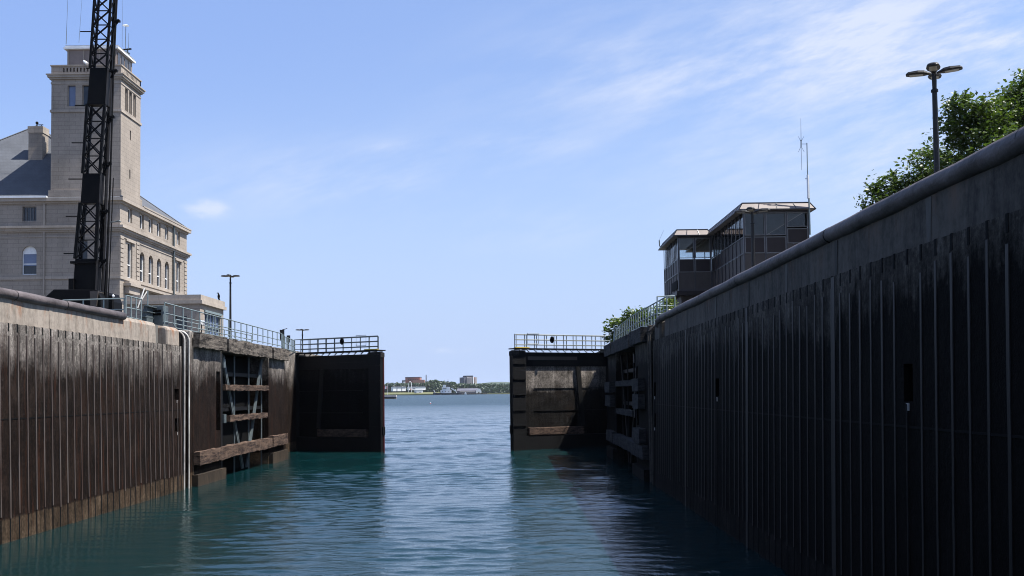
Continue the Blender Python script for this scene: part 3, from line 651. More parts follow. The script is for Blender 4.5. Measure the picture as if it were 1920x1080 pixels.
for (px, py, Y, lb) in ((641, 640, 86.2, 'dark life ring hanging on the railing of the left gate'), (1035, 637, 86.0, 'dark life ring hanging on the railing of the right gate')):
    p = at(px, py, Y - 0.2); b = MB()
    ringp = [p + Vector((0.06 * math.cos(0) , 0, 0)) for _ in range(1)]
    b.tube([p + Vector((0.13 * math.cos(a * math.pi / 8), 0.02 * a / 16, 0.24 * math.sin(a * math.pi / 8))) for a in range(17)], 0.06, 6)
    b.box(p.x - 0.09, p.x + 0.09, p.y - 0.02, p.y + 0.03, p.z - 0.18, p.z + 0.18)
    tag(b.build('life_ring', 'void', origin=p), lb, 'life ring', 'life rings on the gate railings')

# ------------------------------------------------------------------ quay railings
def rail_thing(label, pts, step=1.35, h=1.08, m='galv', rails=(0.02, 0.55, 1.08)):
    r_ = thing('guard_railing', label, 'railing', pts[0], group='galvanised railings on the lock')
    railing(r_, pts, h, step * 0.78, rails, 0.031, m); return r_
rail_thing('long galvanised railing above the left gate bay timbers', [(-17.75, 51.7, 8.58), (-17.75, 78.0, 8.50)], 1.9, 1.08)
rail_thing('second galvanised railing set back behind the left gate bay', [(-20.6, 62.0, 8.5), (-20.6, 80.0, 8.5)], 1.9)
rail_thing('galvanised railing curving from the left quay onto the open gate', [(-17.75, 78.3, 8.48), (-18.4, 82.0, 8.48), (-19.0, 88.6, 8.5)], 1.1, 1.08)
rail_thing('low galvanised railing in front of the black crane base', [at(118, 563, 49.0) - Vector((0, 0, 1.08)), at(233, 559.5, 48.6) - Vector((0, 0, 1.08))], 1.6)
rail_thing('galvanised railing enclosing the boarding steps by the left wall', [at(236, 554, 48.6) - Vector((0, 0, 1.15)), at(265, 561, 50.4) - Vector((0, 0, 1.15))], 0.9, 1.15, 'galv', (0.02, 0.58, 1.15))
rail_thing('long galvanised railing above the shaded right gate bay', [at(1250, 556, 51.4) - Vector((0, 0, 1.25)), (7.95, 66, 8.55), (8.1, 79.5, 8.45), (8.9, 88.6, 8.45)], 1.6, 1.25, 'galv', (0.02, 0.62, 1.25))
rail_thing('galvanised railing set back behind the right gate bay', [(9.6, 56, 8.5), (9.6, 80, 8.5)], 1.7)
rail_thing('short end railing at the far end of the right cap tube', [at(1232, 556, 52.6) - Vector((0, 0, 1.25)), at(1265, 555, 52.6) - Vector((0, 0, 1.25))], 1.2, 1.25, 'galv', (0.35, 0.75, 1.25))
# boarding steps with inclined handrails
p = at(268, 600, 51.0)
st = thing('boarding_steps', 'grey metal boarding steps with inclined pale handrails beside the left railing', 'steps', (p.x, p.y, GZ))
for k, (a, b) in enumerate((((258, 578), (271, 540)), ((263, 566), (276, 546)))):
    t = MB(); t.tube([at(a[0], a[1], 50.6 + k * 0.9), at(b[0], b[1], 51.0 + k * 0.9)], 0.034, 6); t.build('handrail', 'white_rail', st)
q = [at(260, 612, 51.2), at(275, 612, 51.2), at(275, 571, 51.2), at(271, 571, 51.2)]
s_ = MB(); s_.hexa(q, [v + Vector((0, 0.9, 0)) for v in q]); s_.build('side_plate', 'galv_dark', st)
for k in range(4):
    a = at(262 + 3 * k, 604 - 10 * k, 51.25); b = MB(); b.box(a.x, a.x + 0.3, 51.0, 52.2, a.z - 0.03, a.z + 0.01); b.build('tread', 'galv_dark', st)
t = MB(); t.tube([at(277, 574, 51.3), at(277, 545, 51.3)], 0.03, 6); t.build('post', 'galv', st)
# control cabinet
a, b = at(279, 573, 52.2), at(306, 612, 52.2)
cb = thing('control_cabinet', 'grey control cabinet with two dark slots behind the left parapet', 'cabinet', (a.x, 52.2, GZ))
m_ = MB(); m_.box(a.x, b.x, 52.2, 53.0, GZ, a.z); m_.build('body', 'galv_dark', cb, bevel=0.03)
for (y0, y1) in ((581, 585), (587, 591)):
    c, d = at(281, y0, 52.18), at(302, y1, 52.18); m_ = MB(); m_.box(c.x, d.x, 52.16, 52.198, d.z, c.z); m_.build('slot', 'void', cb)
# dark pedestal with white head near the crane
a = at(208, 556, 50.0); ped = thing('signal_pedestal', 'black pedestal with small white head right of the crane', 'pedestal', (a.x, 50.0, GZ))
m_ = MB(); m_.box(a.x - 0.10, a.x + 0.08, 49.95, 50.2, GZ, a.z + 0.05); m_.build('column', 'void', ped)
m_ = MB(); m_.ball(a + Vector((0.11, 0, 0.02)), 0.07, 0.06, 0.08, 8, 6); m_.build('head', 'whitepaint', ped, smooth=True)
# white floodlight on the left railing
a = at(378, 604, 58.5); fl = thing('floodlight', 'small white floodlight on a post at the left railing', 'floodlight', (a.x, 58.5, 8.5))
m_ = MB(); m_.tube([(a.x, 58.5, 8.5), (a.x, 58.5, a.z)], 0.03, 6); m_.build('post', 'lampblack', fl)
m_ = MB(); m_.tube([a + Vector((-0.09, 0.06, 0.02)), a + Vector((0.10, -0.10, -0.02))], [0.10, 0.14], 10); m_.build('head', 'whitepaint', fl)
a = at(529, 628, 79.6)
m_ = MB(); m_.box(a.x - 0.16, a.x + 0.16, 79.5, 79.7, a.z - 0.45, a.z + 0.40); m_.tube([(a.x, 79.6, 8.45), (a.x, 79.6, a.z)], 0.05, 6); m_.bar(a + Vector((0, 0, 0.4)), a + Vector((0.4, 0, 0.5)), 0.05)
tag(m_.build('signal_box', 'lampblack', origin=(a.x, 79.6, 8.45)), 'dark signal box on a post where the left railing turns', 'signal box')
a = at(541, 640, 85.5)
m_ = MB(); m_.tube([(a.x, 85.5, 8.45), (a.x, 85.5, a.z)], 0.05, 6); m_.box(a.x - 0.13, a.x + 0.13, 85.4, 85.6, a.z - 0.1, a.z + 0.5)
tag(m_.build('signal_box', 'lampblack', origin=(a.x, 85.5, 8.45)), 'small dark box on a thin post behind the left gate hinge', 'signal box')

# ------------------------------------------------------------------ lamp posts
def make_lamp(label, loc, rot, H, width, group):
    root = thing('lamp_post', label, 'lamp post', loc, rot, group, local=True)
    t = MB(); t.tube([(0, 0, 0), (0, 0, H - 1.1)], [0.16, 0.105], 10); t.build('pole', 'lampblack', root, smooth=False)
    t = MB(); t.tube([(0, 0, H - 1.1), (0, 0, H - 1.02), (0, 0, H - 0.95), (0, 0, H - 0.6), (0, 0, H - 0.25)], [0.15, 0.15, 0.09, 0.10, 0.07], 10); t.build('collar', 'lampblack', root)
    t = MB(); t.box(-0.22, 0.22, -0.22, 0.22, 0, 0.05); t.tube([(0, 0, 0.05), (0, 0, 0.5)], [0.22, 0.17], 10); t.build('base', 'lampblack', root)
    hw = width / 2
    for k in range(4):
        an = math.pi / 2 * k; c, s = math.cos(an), math.sin(an)
        def P(r, q, z): return (r * c - q * s, r * s + q * c, z)
        hd = MB(); rings = []
        prof = [(0.10, 0.08, 0.05, 0.0), (0.26, 0.14, 0.09, 0.03), (0.38, 0.24, 0.13, 0.05), (0.62, 0.28, 0.14, 0.07), (hw - 0.10, 0.24, 0.11, 0.08), (hw, 0.14, 0.05, 0.07)]
        for (r, w_, h_, z) in prof:
            i = len(hd.v); zz = H - 0.32 + z
            for (q, e) in ((-1, 0), (-0.8, 0.7), (-0.3, 1), (0.3, 1), (0.8, 0.7), (1, 0), (0.7, -0.35), (-0.7, -0.35)): hd.v.append(P(r, q * w_, zz + e * h_))
            rings.append(i)
        for j in range(len(rings) - 1):
            for q in range(8): hd.f.append((rings[j] + q, rings[j] + (q + 1) % 8, rings[j + 1] + (q + 1) % 8, rings[j + 1] + q))
        hd.f.append(tuple(range(rings[0], rings[0] + 8))); hd.f.append(tuple(range(rings[-1], rings[-1] + 8)))
        h_ = hd.build('lamp_head', 'lampblack', root)
        ln = MB(); zz = H - 0.32 - 0.005
        ln.hexa([P(0.42, -0.16, zz), P(hw - 0.14, -0.15, zz + 0.02), P(hw - 0.14, 0.15, zz + 0.02), P(0.42, 0.16, zz)], [P(0.42, -0.16, zz + 0.04), P(hw - 0.14, -0.15, zz + 0.06), P(hw - 0.14, 0.15, zz + 0.06), P(0.42, 0.16, zz + 0.04)])
        ln.build('lens', 'lens', h_)
    return root
G4 = 'four headed lamp posts along the lock'
a = at(1750, 124, 42); L1 = make_lamp('nearest lamp post, beside the tall tree over the right wall', (17.85, 42, GZ), R(-25), a.z - GZ, 2.2, G4)
a = at(1410, 386, 64); copy_tree(L1, (a.x, 64, a.z - (at(1750, 124, 42).z - GZ) - 0.1), R(-20), 'lamp post standing in front of the glazed control tower')
a = at(432, 514, 119); copy_tree(L1, (a.x, 119, a.z - (at(1750, 124, 42).z - GZ)), R(2), 'lamp post beyond the small flat roofed building on the left quay')
a = at(567, 616, 165); L4 = copy_tree(L1, (a.x, 165, a.z - (at(1750, 124, 42).z - GZ)), R(4), 'farthest lamp post, rising behind the railing of the left gate')

# ------------------------------------------------------------------ limestone administration building with tower
XF = -38.78; YF = 100.0; YB = 120.6; XL = -65.2
XT = -45.66      # left edge of the tower
bd = thing('administration_building', 'large limestone building with square tower behind the crane on the left', 'building', (XF, YF, GZ))
def win(parent, face, a0, a1, z0, z1, arch=False, blind=None, bars=1, deep=0.28, white=True):
    """window in the front (face f: x range) or the right side (face s: y range)"""
    f = (lambda a, dpt, z: (a, YF + dpt, z)) if face == 'f' else (lambda a, dpt, z: (XF - dpt, a, z))
    def bx(u0, u1, d0, d1, za, zb, mb): 
        p, q = f(u0, d0, za), f(u1, d1, zb); mb.box(min(p[0], q[0]), max(p[0], q[0]), min(p[1], q[1]), max(p[1], q[1]), za, zb)
    g = MB(); bx(a0, a1, deep, deep + 0.06, z0, z1, g)
    wnd = g.build('window', blind or 'glass_dark', parent)
    fr = MB(); t = 0.07 if a1 - a0 < 1.0 else 0.09
    bx(a0, a0 + t, deep - 0.07, deep - 0.003, z0, z1, fr); bx(a1 - t, a1, deep - 0.07, deep - 0.003, z0, z1, fr)
    bx(a0 + t, a1 - t, deep - 0.07, deep - 0.003, z1 - t, z1, fr); bx(a0 + t, a1 - t, deep - 0.07, deep - 0.003, z0, z0 + t, fr)
    for i in range(1, bars): c = a0 + (a1 - a0) * i / bars; bx(c - 0.03, c + 0.03, deep - 0.06, deep - 0.004, z0 + t, z1 - t, fr)
    if z1 - z0 > 1.9: bx(a0 + t, a1 - t, deep - 0.06, deep - 0.004, z0 + (z1 - z0) * 0.36, z0 + (z1 - z0) * 0.36 + 0.10, fr)
    fr.build('frame', 'whitepaint' if white else 'frame', wnd)
    if arch:       # stone spandrels that turn the opening into a round arch
        sp_ = MB(); c = (a0 + a1) / 2; rr_ = (a1 - a0) / 2; zc = z1 - rr_
        for sgn in (-1, 1):
            arc = [(c + sgn * rr_ * math.cos(t_ * math.pi / 16), zc + rr_ * math.sin(t_ * math.pi / 16)) for t_ in range(9)]
            for (p0, p1) in zip(arc, arc[1:]):
                c0, c1 = (p0[0], z1), (p1[0], z1)
                lo = [f(p0[0], 0.004, p0[1]), f(p1[0], 0.004, p1[1]), f(p1[0], 0.004, z1 + 0.001), f(p0[0], 0.004, z1 + 0.001)]
                hi = [f(p0[0], deep, p0[1]), f(p1[0], deep, p1[1]), f(p1[0], deep, z1 + 0.001), f(p0[0], deep, z1 + 0.001)]
                sp_.hexa(lo, hi)
        sp_.build('arch_stone', 'stone', wnd)
    return wnd
FW = [(-48.5, -47.1, 22.38, 23.85, False), (-48.52, -47.05, 17.05, 19.90, True), (-43.0, -42.0, 18.5, 20.4, False), (-56.5, -55.1, 22.38, 23.85, False), (-56.5, -55.05, 17.05, 19.90, True), (-62.0, -60.6, 22.38, 23.85, False), (-62, -60.6, 17.05, 19.9, True)]
SW = [(102.1, 103.2, 22.55, 24.0, False), (105.35, 106.5, 22.45, 24.0, False), (107.9, 109.1, 22.45, 24.0, False), (110.45, 111.6, 22.45, 24.0, False), (113.0, 114.1, 22.45, 24.0, False), (117.0, 118.1, 22.45, 24.0, False),
      (102.0, 103.3, 16.9, 20.5, False), (105.4, 106.75, 16.9, 20.0, True), (107.95, 109.3, 16.9, 20.0, True), (110.5, 111.85, 16.9, 20.0, True), (113.05, 114.4, 16.9, 20.0, True), (116.9, 118.2, 16.9, 20.5, False),
      (101.6, 102.7, 12.6, 15.6, False), (105.6, 106.6, 12.6, 15.2, False), (108.1, 109.1, 12.6, 15.2, False), (110.6, 111.6, 12.6, 15.2, False)]
b = MB()
b.holes((0, YF, 0), (1, 0, 0), (0, 0, 1), (0, -1, 0), XL, XF, GZ, 24.45, [h[:4] for h in FW], 0.4)
b.holes((XF, 0, 0), (0, 1, 0), (0, 0, 1), (1, 0, 0), YF, YB, GZ, 24.45, [h[:4] for h in SW], 0.4)
b.quad((XL, YF, GZ), (XL, YB, GZ), (XL, YB, 24.45), (XL, YF, 24.45)); b.quad((XL, YB, GZ), (XF, YB, GZ), (XF, YB, 24.45), (XL, YB, 24.45))
b.quad((XL, YF, 24.44), (XF, YF, 24.44), (XF, YB, 24.44), (XL, YB, 24.44))
b.build('wall', 'stone', bd)
for h in FW: win(bd, 'f', *h[:4], arch=h[4], bars=4 if not h[4] and h[0] < -45 else 1, white=h[4])
MB().box(-48.42, -47.15, YF + 0.24, YF + 0.275, 17.95, 19.10).build('blind', 'glass_blue', bd)
MB().box(-48.42, -47.15, YF + 0.24, YF + 0.275, 19.12, 19.80).build('fanlight_panel', 'whitepaint', bd)
for h in SW: win(bd, 's', *h[:4], arch=h[4])
def band(z0, z1, out, nm='string_course', xl=XL, parent=bd, m='stone_trim'):     # moulding that runs round the front and right side
    q = MB(); q.prism([(xl - 0.02, YF - out), (XF + out, YF - out), (XF + out, YB + out), (XF + 0.003, YB + out), (XF + 0.003, YF - 0.003), (xl - 0.02, YF - 0.003)], 'z', z0, z1); return q.build(nm, m, parent)
band(21.25, 21.40, 0.16); band(21.40, 21.62, 0.30, 'cornice'); band(21.62, 21.86, 0.46, 'cornice')
band(16.55, 16.85, 0.10); band(20.75, 20.85, 0.06)
band(24.10, 24.30, 0.15, 'eaves_cornice'); band(24.30, 24.62, 0.42, 'eaves_cornice'); band(12.0, 12.3, 0.12)
# white gutter, front and right
q = MB(); q.prism([(XL, YF - 0.55), (XT - 0.2, YF - 0.55), (XT - 0.2, YF - 0.33), (XL, YF - 0.33)], 'z', 24.622, 24.80); q.build('gutter', 'whitepaint', bd)
q = MB(); q.prism([(XF + 0.3, 105.3), (XF + 0.46, 105.3), (XF + 0.46, YB + 0.4), (XF + 0.3, YB + 0.4)], 'z', 24.622, 24.76); q.build('gutter', 'stone_trim', bd)
# end-bay pilasters with rusticated quoins on the right side
q = MB()
for (ya, yb_) in ((YF - 0.0, 100.9), (104.35, 105.2), (115.55, 116.2), (119.6, YB)):
    z = 16.9
    q = MB()
    while z < 20.7: q.box(XF + 0.004, XF + 0.07, ya + 0.02, yb_, z, z + 0.36); z += 0.46
    q.build('quoin', 'stone_trim', bd)
q = MB(); q.box(XF + 0.004, XF + 0.16, 101.4, 103.9, 20.52, 20.72); q.box(XF + 0.004, XF + 0.16, 116.4, 118.7, 20.52, 20.72)
q.box(XF + 0.004, XF + 0.55, 101.1, 104.2, 16.2, 16.45); q.box(XF + 0.004, XF + 0.75, 100.9, 115.3, 15.95, 16.2); q.box(XF + 0.004, XF + 0.5, 101.2, 104.1, 15.2, 15.95); q.build('balcony_sill', 'stone_trim', bd)
MB().box(XF + 0.1, XF + 0.28, 115.35, 115.53, GZ, 24.3).build('downpipe', 'galv_dark', bd)
MB().box(-46.35, -46.2, YF - 0.14, YF - 0.01, GZ, 24.3).build('downpipe', 'stone_trim', bd)
# hipped slate roof
AP = (-52.0, 110.3, 34.7); e = 0.35; ze = 24.63
rf = MB(); c_ = [(XL - e, YF - e, ze), (XF + e, YF - e, ze), (XF + e, YB + e, ze), (XL - e, YB + e, ze)]
for i in range(4): rf.quad(c_[i], c_[(i + 1) % 4], AP)
roof = rf.build('roof', 'slate', bd)
hp = MB()
for c in c_: hp.tube([Vector(c) + Vector((0, 0, 0.03)), Vector(AP) + Vector((0, 0, 0.03))], 0.08, 6)
hp.build('ridge_cap', 'slate', roof)
ch = MB(); ch.box(-50.35, -48.88, 105.0, 106.35, 27.5, 32.55); chim = ch.build('chimney', 'stone', roof)
MB().box(-50.42, -48.82, 104.93, 106.42, 32.55, 33.25).build('cap', 'stone_trim', chim)
k = MB(); k.tube([(-49.75, 105.6, 33.25), (-49.75, 105.6, 33.6)], 0.06, 6); k.ball((-49.75, 105.6, 33.75), 0.16, 0.16, 0.17, 8, 6); k.bar((-49.6, 105.6, 33.55), (-49.1, 105.6, 33.55), 0.08); k.tube([(-49.3, 105.6, 33.25), (-49.3, 105.6, 33.55)], 0.04, 6)
k.build('vent', 'void', chim)
# tower shaft
TX0, TX1, TY0, TY1 = XT, XF + 0.06, YF - 0.10, 105.25
tw = MB(); zt0, zt1 = 24.63, 37.05
tfw = [(-44.05, -43.25, 33.85, 35.95), (-42.6, -41.8, 33.85, 35.95), (-41.15, -40.35, 33.85, 35.95)]
tsw = [(101.0, 101.75, 33.7, 36.0), (102.1, 102.85, 33.7, 36.0), (103.2, 103.95, 33.7, 36.0), (102.3, 102.65, 31.0, 32.0), (102.2, 102.5, 27.0, 27.95)]
def twin(face, a0, a1, z0, z1, blind='glass_dark'):
    g = MB()
    if face == 'f': g.box(a0, a1, TY0 + 0.25, TY0 + 0.31, z0, z1)
    else: g.box(TX1 - 0.31, TX1 - 0.25, a0, a1, z0, z1)
    o = g.build('window', blind, bd); fr = MB()
    for (p, q_) in ((a0, a0 + 0.06), (a1 - 0.06, a1)):
        if face == 'f': fr.box(p, q_, TY0 + 0.18, TY0 + 0.247, z0, z1)
        else: fr.box(TX1 - 0.247, TX1 - 0.18, p, q_, z0, z1)
    fr.build('frame', 'stone_trim', o)
tw.holes((0, TY0, 0), (1, 0, 0), (0, 0, 1), (0, -1, 0), TX0, TX1, zt0, zt1, tfw, 0.35)
tw.holes((TX1, 0, 0), (0, 1, 0), (0, 0, 1), (1, 0, 0), TY0, TY1, zt0, zt1, tsw, 0.35)
tw.quad((TX0, TY0, zt0), (TX0, TY1, zt0), (TX0, TY1, zt1), (TX0, TY0, zt1)); tw.quad((TX0, TY1, zt0), (TX1, TY1, zt0), (TX1, TY1, zt1), (TX0, TY1, zt1))
tower = tw.build('tower', 'stone', bd)
for i, h in enumerate(tfw): twin('f', *h, blind='glass_blue' if i == 0 else 'glass_dark')
for h in tsw: twin('s', *h)
def ring(z0, z1, out, nm, m='stone_trim', par=tower):
    q = MB(); o_, i_ = out, -0.004
    q.box(TX0 - o_, TX1 + o_, TY0 - o_, TY0 + i_ if False else TY0 - 0.004, z0, z1)
    q.box(TX1 + 0.004, TX1 + o_, TY0 - 0.004, TY1 + o_, z0, z1); q.box(TX0 - o_, TX0 - 0.004, TY0 - 0.004, TY1 + o_, z0, z1); q.box(TX0 - 0.004, TX1 + 0.004, TY1 + 0.004, TY1 + o_, z0, z1)
    return q.build(nm, m, par)
ring(24.64, 25.4, 0.16, 'plinth', 'stone'); ring(33.25, 33.50, 0.10, 'string_course'); ring(36.10, 36.28, 0.05, 'string_course')
ring(36.55, 36.72, 0.16, 'cornice'); ring(36.72, 36.95, 0.30, 'cornice'); ring(36.95, 37.06, 0.40, 'cornice')
# parapet with baluster openings
pf = MB(); hz0, hz1 = 37.32, 37.72
bal = [(TX0 + 1.15 + i * 0.34, TX0 + 1.31 + i * 0.34, hz0, hz1) for i in range(14)]
bals = [(TY0 + 0.9 + i * 0.34, TY0 + 1.06 + i * 0.34, hz0, hz1) for i in range(10)]
pf.box(TX0 - 0.02, TX1 + 0.02, TY0 + 0.3, TY1, 37.0, 37.06)
pf.holes((0, TY0 - 0.02, 0), (1, 0, 0), (0, 0, 1), (0, -1, 0), TX0 - 0.02, TX1 + 0.02, 37.06, 37.9, bal, 0.25, True)
pf.holes((TX1 + 0.02, 0, 0), (0, 1, 0), (0, 0, 1), (1, 0, 0), TY0 - 0.02, TY1, 37.06, 37.9, bals, 0.25, True)
pf.box(TX0 - 0.02, TX0 + 0.3, TY0 + 0.3, TY1, 37.06, 37.9); pf.box(TX0 + 0.3, TX1 + 0.02, TY1 - 0.3, TY1, 37.06, 37.9)
pf.build('parapet', 'stone', tower)
ring(37.9, 38.02, 0.10, 'parapet_coping')
MB().box(TX0 + 0.02, TX1 - 0.02, TY0 + 0.02, TY0 + 0.28, 37.9, 38.0).build('parapet_coping', 'stone_trim', tower)
# penthouse
PX0, PX1, PY0, PY1 = -44.45, -39.5, 100.7, 104.9
ph = MB(); ph.box(PX0, PX1, PY0, PY1, 37.06, 39.85); pen = ph.build('penthouse', 'fascia', tower)
pr_ = MB(); pr_.box(PX0 - 0.28, PX1 + 0.28, PY0 - 0.28, PY1 + 0.28, 39.85, 40.02); pr_.box(PX0 - 0.16, PX1 + 0.16, PY0 - 0.16, PY1 + 0.16, 40.022, 40.20); pr_.build('eave', 'whitepaint', pen)
pr_ = MB(); c4 = [(PX0 - .22, PY0 - .22, 40.2), (PX1 + .22, PY0 - .22, 40.2), (PX1 + .22, PY1 + .22, 40.2), (PX0 - .22, PY1 + .22, 40.2)]
for i in range(4): pr_.quad(c4[i], c4[(i + 1) % 4], (-41.9, 102.8, 40.9))
pr_.build('roof', 'whitepaint', pen)
for i in range(4):
    y0 = PY0 + 0.25 + i * 0.95; MB().box(PX1 + 0.004, PX1 + 0.05, y0, y0 + 0.7, 37.9, 39.6).build('window', 'glass_dark', pen)
for x in (PX0 + 0.05, PX0 + 1.6, PX0 + 3.2, PX1 - 0.2): MB().box(x, x + 0.1, PY0 - 0.05, PY0 - 0.004, 37.1, 39.84).build('batten', 'stone_trim', pen)
# roof-top gear: whip antennas, disc antenna, radar bar, floodlight
def whip(px0, y0, px1, y1, Y, lb, r=0.022):
    a, b = at(px0, y0, Y), at(px1, y1, Y); t = MB(); t.tube([a, a.lerp(b, 0.4), b], [r * 1.6, r, r * 0.6], 6)
    return tag(t.build('whip_antenna', 'galv_dark', origin=a), lb, 'antenna', 'antennas on the stone tower')
whip(124, 83, 127, 0, 101.0, 'tall whip antenna at the left corner of the stone tower roof')
whip(148, 80, 154, -8, 102.4, 'thin whip antenna close left of the crane boom above the stone tower', 0.014)
whip(229, 88, 230, -5, 102.8, 'very thin whip antenna left of the disc antenna on the stone tower', 0.012)
whip(241, 92, 241, 62, 103.6, 'short whip antenna right of the disc antenna on the stone tower', 0.016)
a, b = at(235, 92, 103.2), at(236, 49, 103.2); da = thing('disc_antenna', 'pale disc antenna on a thin mast on the stone tower roof', 'antenna', a)
t = MB(); t.tube([a, b], 0.03, 6); t.build('mast', 'galv_dark', da)
t = MB(); t.tube([b, b + Vector((0, 0, 0.05)), b + Vector((0, 0, 0.10))], [0.15, 0.33, 0.25], 12); t.build('disc', 'whitepaint', da)
a = at(239, 93, 104.0); rb = thing('radar_antenna', 'dark radar bar at the right edge of the stone tower roof', 'antenna', a - Vector((0, 0, 0.4)))
t = MB(); t.bar(a + Vector((-0.55, 0.2, 0.05)), a + Vector((0.45, -0.2, 0.0)), 0.16, 0.12); t.build('bar', 'void', rb)
t = MB(); t.tube([a - Vector((0, 0, 0.45)), a], 0.09, 8); t.bar(a + Vector((-0.3, 0, -0.3)), a + Vector((0.2, 0, -0.5)), 0.12, 0.3); t.build('pedestal', 'galv_dark', rb)
a = at(161, 118, 99.95); f_ = thing('floodlight', 'white floodlight aimed down from the stone tower parapet', 'floodlight', a - Vector((0, 0, 0.35)))
t = MB(); t.tube([a + Vector((-0.22, 0, 0.2)), a + Vector((0.18, -0.1, -0.12))], [0.11, 0.17], 10); t.build('head', 'whitepaint', f_)
t = MB(); t.tube([a + Vector((0.05, 0, 0)), a + Vector((0.1, 0.05, -0.4))], 0.035, 6); t.build('bracket', 'galv', f_)

# ------------------------------------------------------------------ lattice crane
CY = 57.0
A = lambda px, py, d=0.0: at(px, py, CY) + Vector((0, d, 0))
cr = thing('lattice_crane', 'black lattice boom crane standing upright in front of the stone tower', 'crane', (A(150, 560).x, CY + 0.6, GZ))
def edge(py):           # left and right front edge of the boom in the photograph at height py
    l = [(-60, 181), (10, 176.5), (130, 168.5), (200, 163), (325, 155), (380, 151), (485, 141), (545, 136)]
    r = [(-60, 211), (10, 206), (130, 200), (200, 196), (325, 187), (380, 184), (485, 180), (545, 177)]
    def ip(t):
        for (a, x), (b, y) in zip(t, t[1:]):
            if py <= b: return x + (y - x) * (py - a) / (b - a)
        return t[-1][1]
    return ip(l), ip(r)
def corners(py):        # four chord positions: front left, front right, back right, back left
    l, r_ = edge(py); a, b = A(l, py), A(r_, py); wd = b.x - a.x
    return a, b, b + Vector((0, wd * 0.62, 0)), a + Vector((0, wd * 0.62, 0))
def panel(y0, y1, nm='boom_plate'):
    t, b_ = corners(y0), corners(y1); m_ = MB(); m_.hexa(b_, t); m_.build(nm, 'crane', cr)
    q = MB(); o = Vector((0.03, 0, 0)); q.quad(b_[1] + o, b_[2] + o, t[2] + o, t[1] + o); q.build('side_plate', 'crane_grey', cr)
def lattice(y0, y1, n, chord=0.14):
    t, b_ = corners(y0), corners(y1); m_ = MB()
    for i in range(4): m_.bar(b_[i], t[i], chord, chord, (0, 1, 0))
    m_.build('chord', 'crane', cr)
    m_ = MB()
    for i in range(n):
        ya, yb_ = y1 + (y0 - y1) * i / n, y1 + (y0 - y1) * (i + 1) / n; p, q = corners(ya), corners(yb_)
        m_.bar(p[0], q[1], 0.072, 0.072); m_.bar(p[1], q[0], 0.072, 0.072); m_.bar(q[0], q[1], 0.055, 0.055)
        for (s0, s1) in ((1, 2), (3, 0)): m_.bar(p[s0], q[s1], 0.065, 0.065)
        m_.bar(p[2], q[3], 0.055, 0.055)
    m_.build('lacing', 'crane', cr)
panel(485, 549); panel(325, 380); panel(127, 195)
lattice(380, 485, 3, 0.17); lattice(195, 325, 4, 0.14); lattice(-60, 127, 7, 0.12)
# machinery house / foot
m_ = MB(); p0, p1, p2, p3 = A(88, 562, -.4), A(108, 545, -.4), A(190, 545, -.4), A(193, 562, -.4)
m_.prism([(p0.x, GZ + 0.9), (p0.x, p0.z), (p1.x, p1.z + 0.03), (p2.x, p2.z), (p3.x + 0.1, p3.z), (p3.x + 0.1, GZ + 0.9)], 'y', CY - 0.5, CY + 2.6); m_.build('machinery_house', 'crane', cr, bevel=0.04)
m_ = MB(); m_.box(p0.x + 0.2, p3.x + 0.6, CY - 0.3, CY + 2.4, GZ, GZ + 0.9); m_.build('undercarriage', 'void', cr)
a, b = A(133, 523, -.05), A(140, 549, -.05); m_ = MB(); m_.box(a.x - 0.05, b.x, CY - 0.2, CY + 1.2, b.z, a.z + .0); m_.build('foot_bracket', 'crane', cr)
a, b = A(137, 490, -.1), A(178, 494, -.1); m_ = MB(); m_.box(a.x - 0.12, b.x + 0.05, CY - 0.12, CY + 1.5, b.z, a.z); m_.build('collar', 'crane', cr)
m_ = MB(); a, b, c, d = A(177, 548), A(192, 548), A(189, 575), A(178, 575); m_.hexa([d + Vector((0, -.62, 0)), c + Vector((0, -.62, 0)), c + Vector((0, .8, 0)), d + Vector((0, .8, 0))], [a + Vector((0, -.62, 0)), b + Vector((0, -.62, 0)), b + Vector((0, .8, 0)), a + Vector((0, .8, 0))]); m_.build('foot_casting', 'crane_brown', cr)
# hoist mast / ram running up the right side
m_ = MB(); m_.tube([A(193, 572, 0.3), A(197, 480, 0.3), A(203, 330, 0.3), A(209, 130, 0.3), A(217, -40, 0.3)], [0.10, 0.07, 0.05, 0.05, 0.05], 6); m_.build('hoist_rope', 'crane', cr)
m_ = MB(); m_.tube([A(196, 560, 0.5), A(200, 480, 0.5), A(206, 330, 0.5)], 0.03, 6); m_.build('hoist_rope', 'crane', cr)
m_ = MB(); m_.tube([A(183, 545, 0.7), A(188, 400, 0.7), A(196, 215, 0.7), A(206, -30, 0.7)], 0.09, 6); m_.build('ram', 'crane_grey', cr)
for i, py in enumerate((36, 130, 217, 305, 395, 488)):
    l, r_ = edge(py); a = A(r_ + 2, py, 0.35); m_ = MB(); m_.bar(a, a + Vector((0.42, 0, 0.02)), 0.2, 0.12); m_.bar(a + Vector((0.05, 0, -0.4)), a + Vector((0.35, 0, 0.12)), 0.10); m_.ball(a + Vector((0.2, 0, -0.05)), 0.13, 0.1, 0.13, 8, 6); m_.build('sheave_bracket', 'crane', cr)
for (py, l) in ((26, 173), (58, 149), (127, 160), (197, 139), (267, 133), (335, 127), (405, 122), (475, 118)):
    e_ = edge(py)[0]; m_ = MB(); m_.tube([A(l, py, 0.1), A(e_ + 1, py, 0.1)], 0.032, 6); m_.build('step_bar', 'crane', cr)
m_ = MB(); a = A(203, 415, 0.3); m_.tube([a, a + Vector((0.25, 0, 0.02)), a + Vector((0.5, 0, 0.08)), a + Vector((0.6, 0, 0.0))], [0.03, 0.035, 0.05, 0.04], 6)
m_.build('work_light', 'galv_dark', cr)

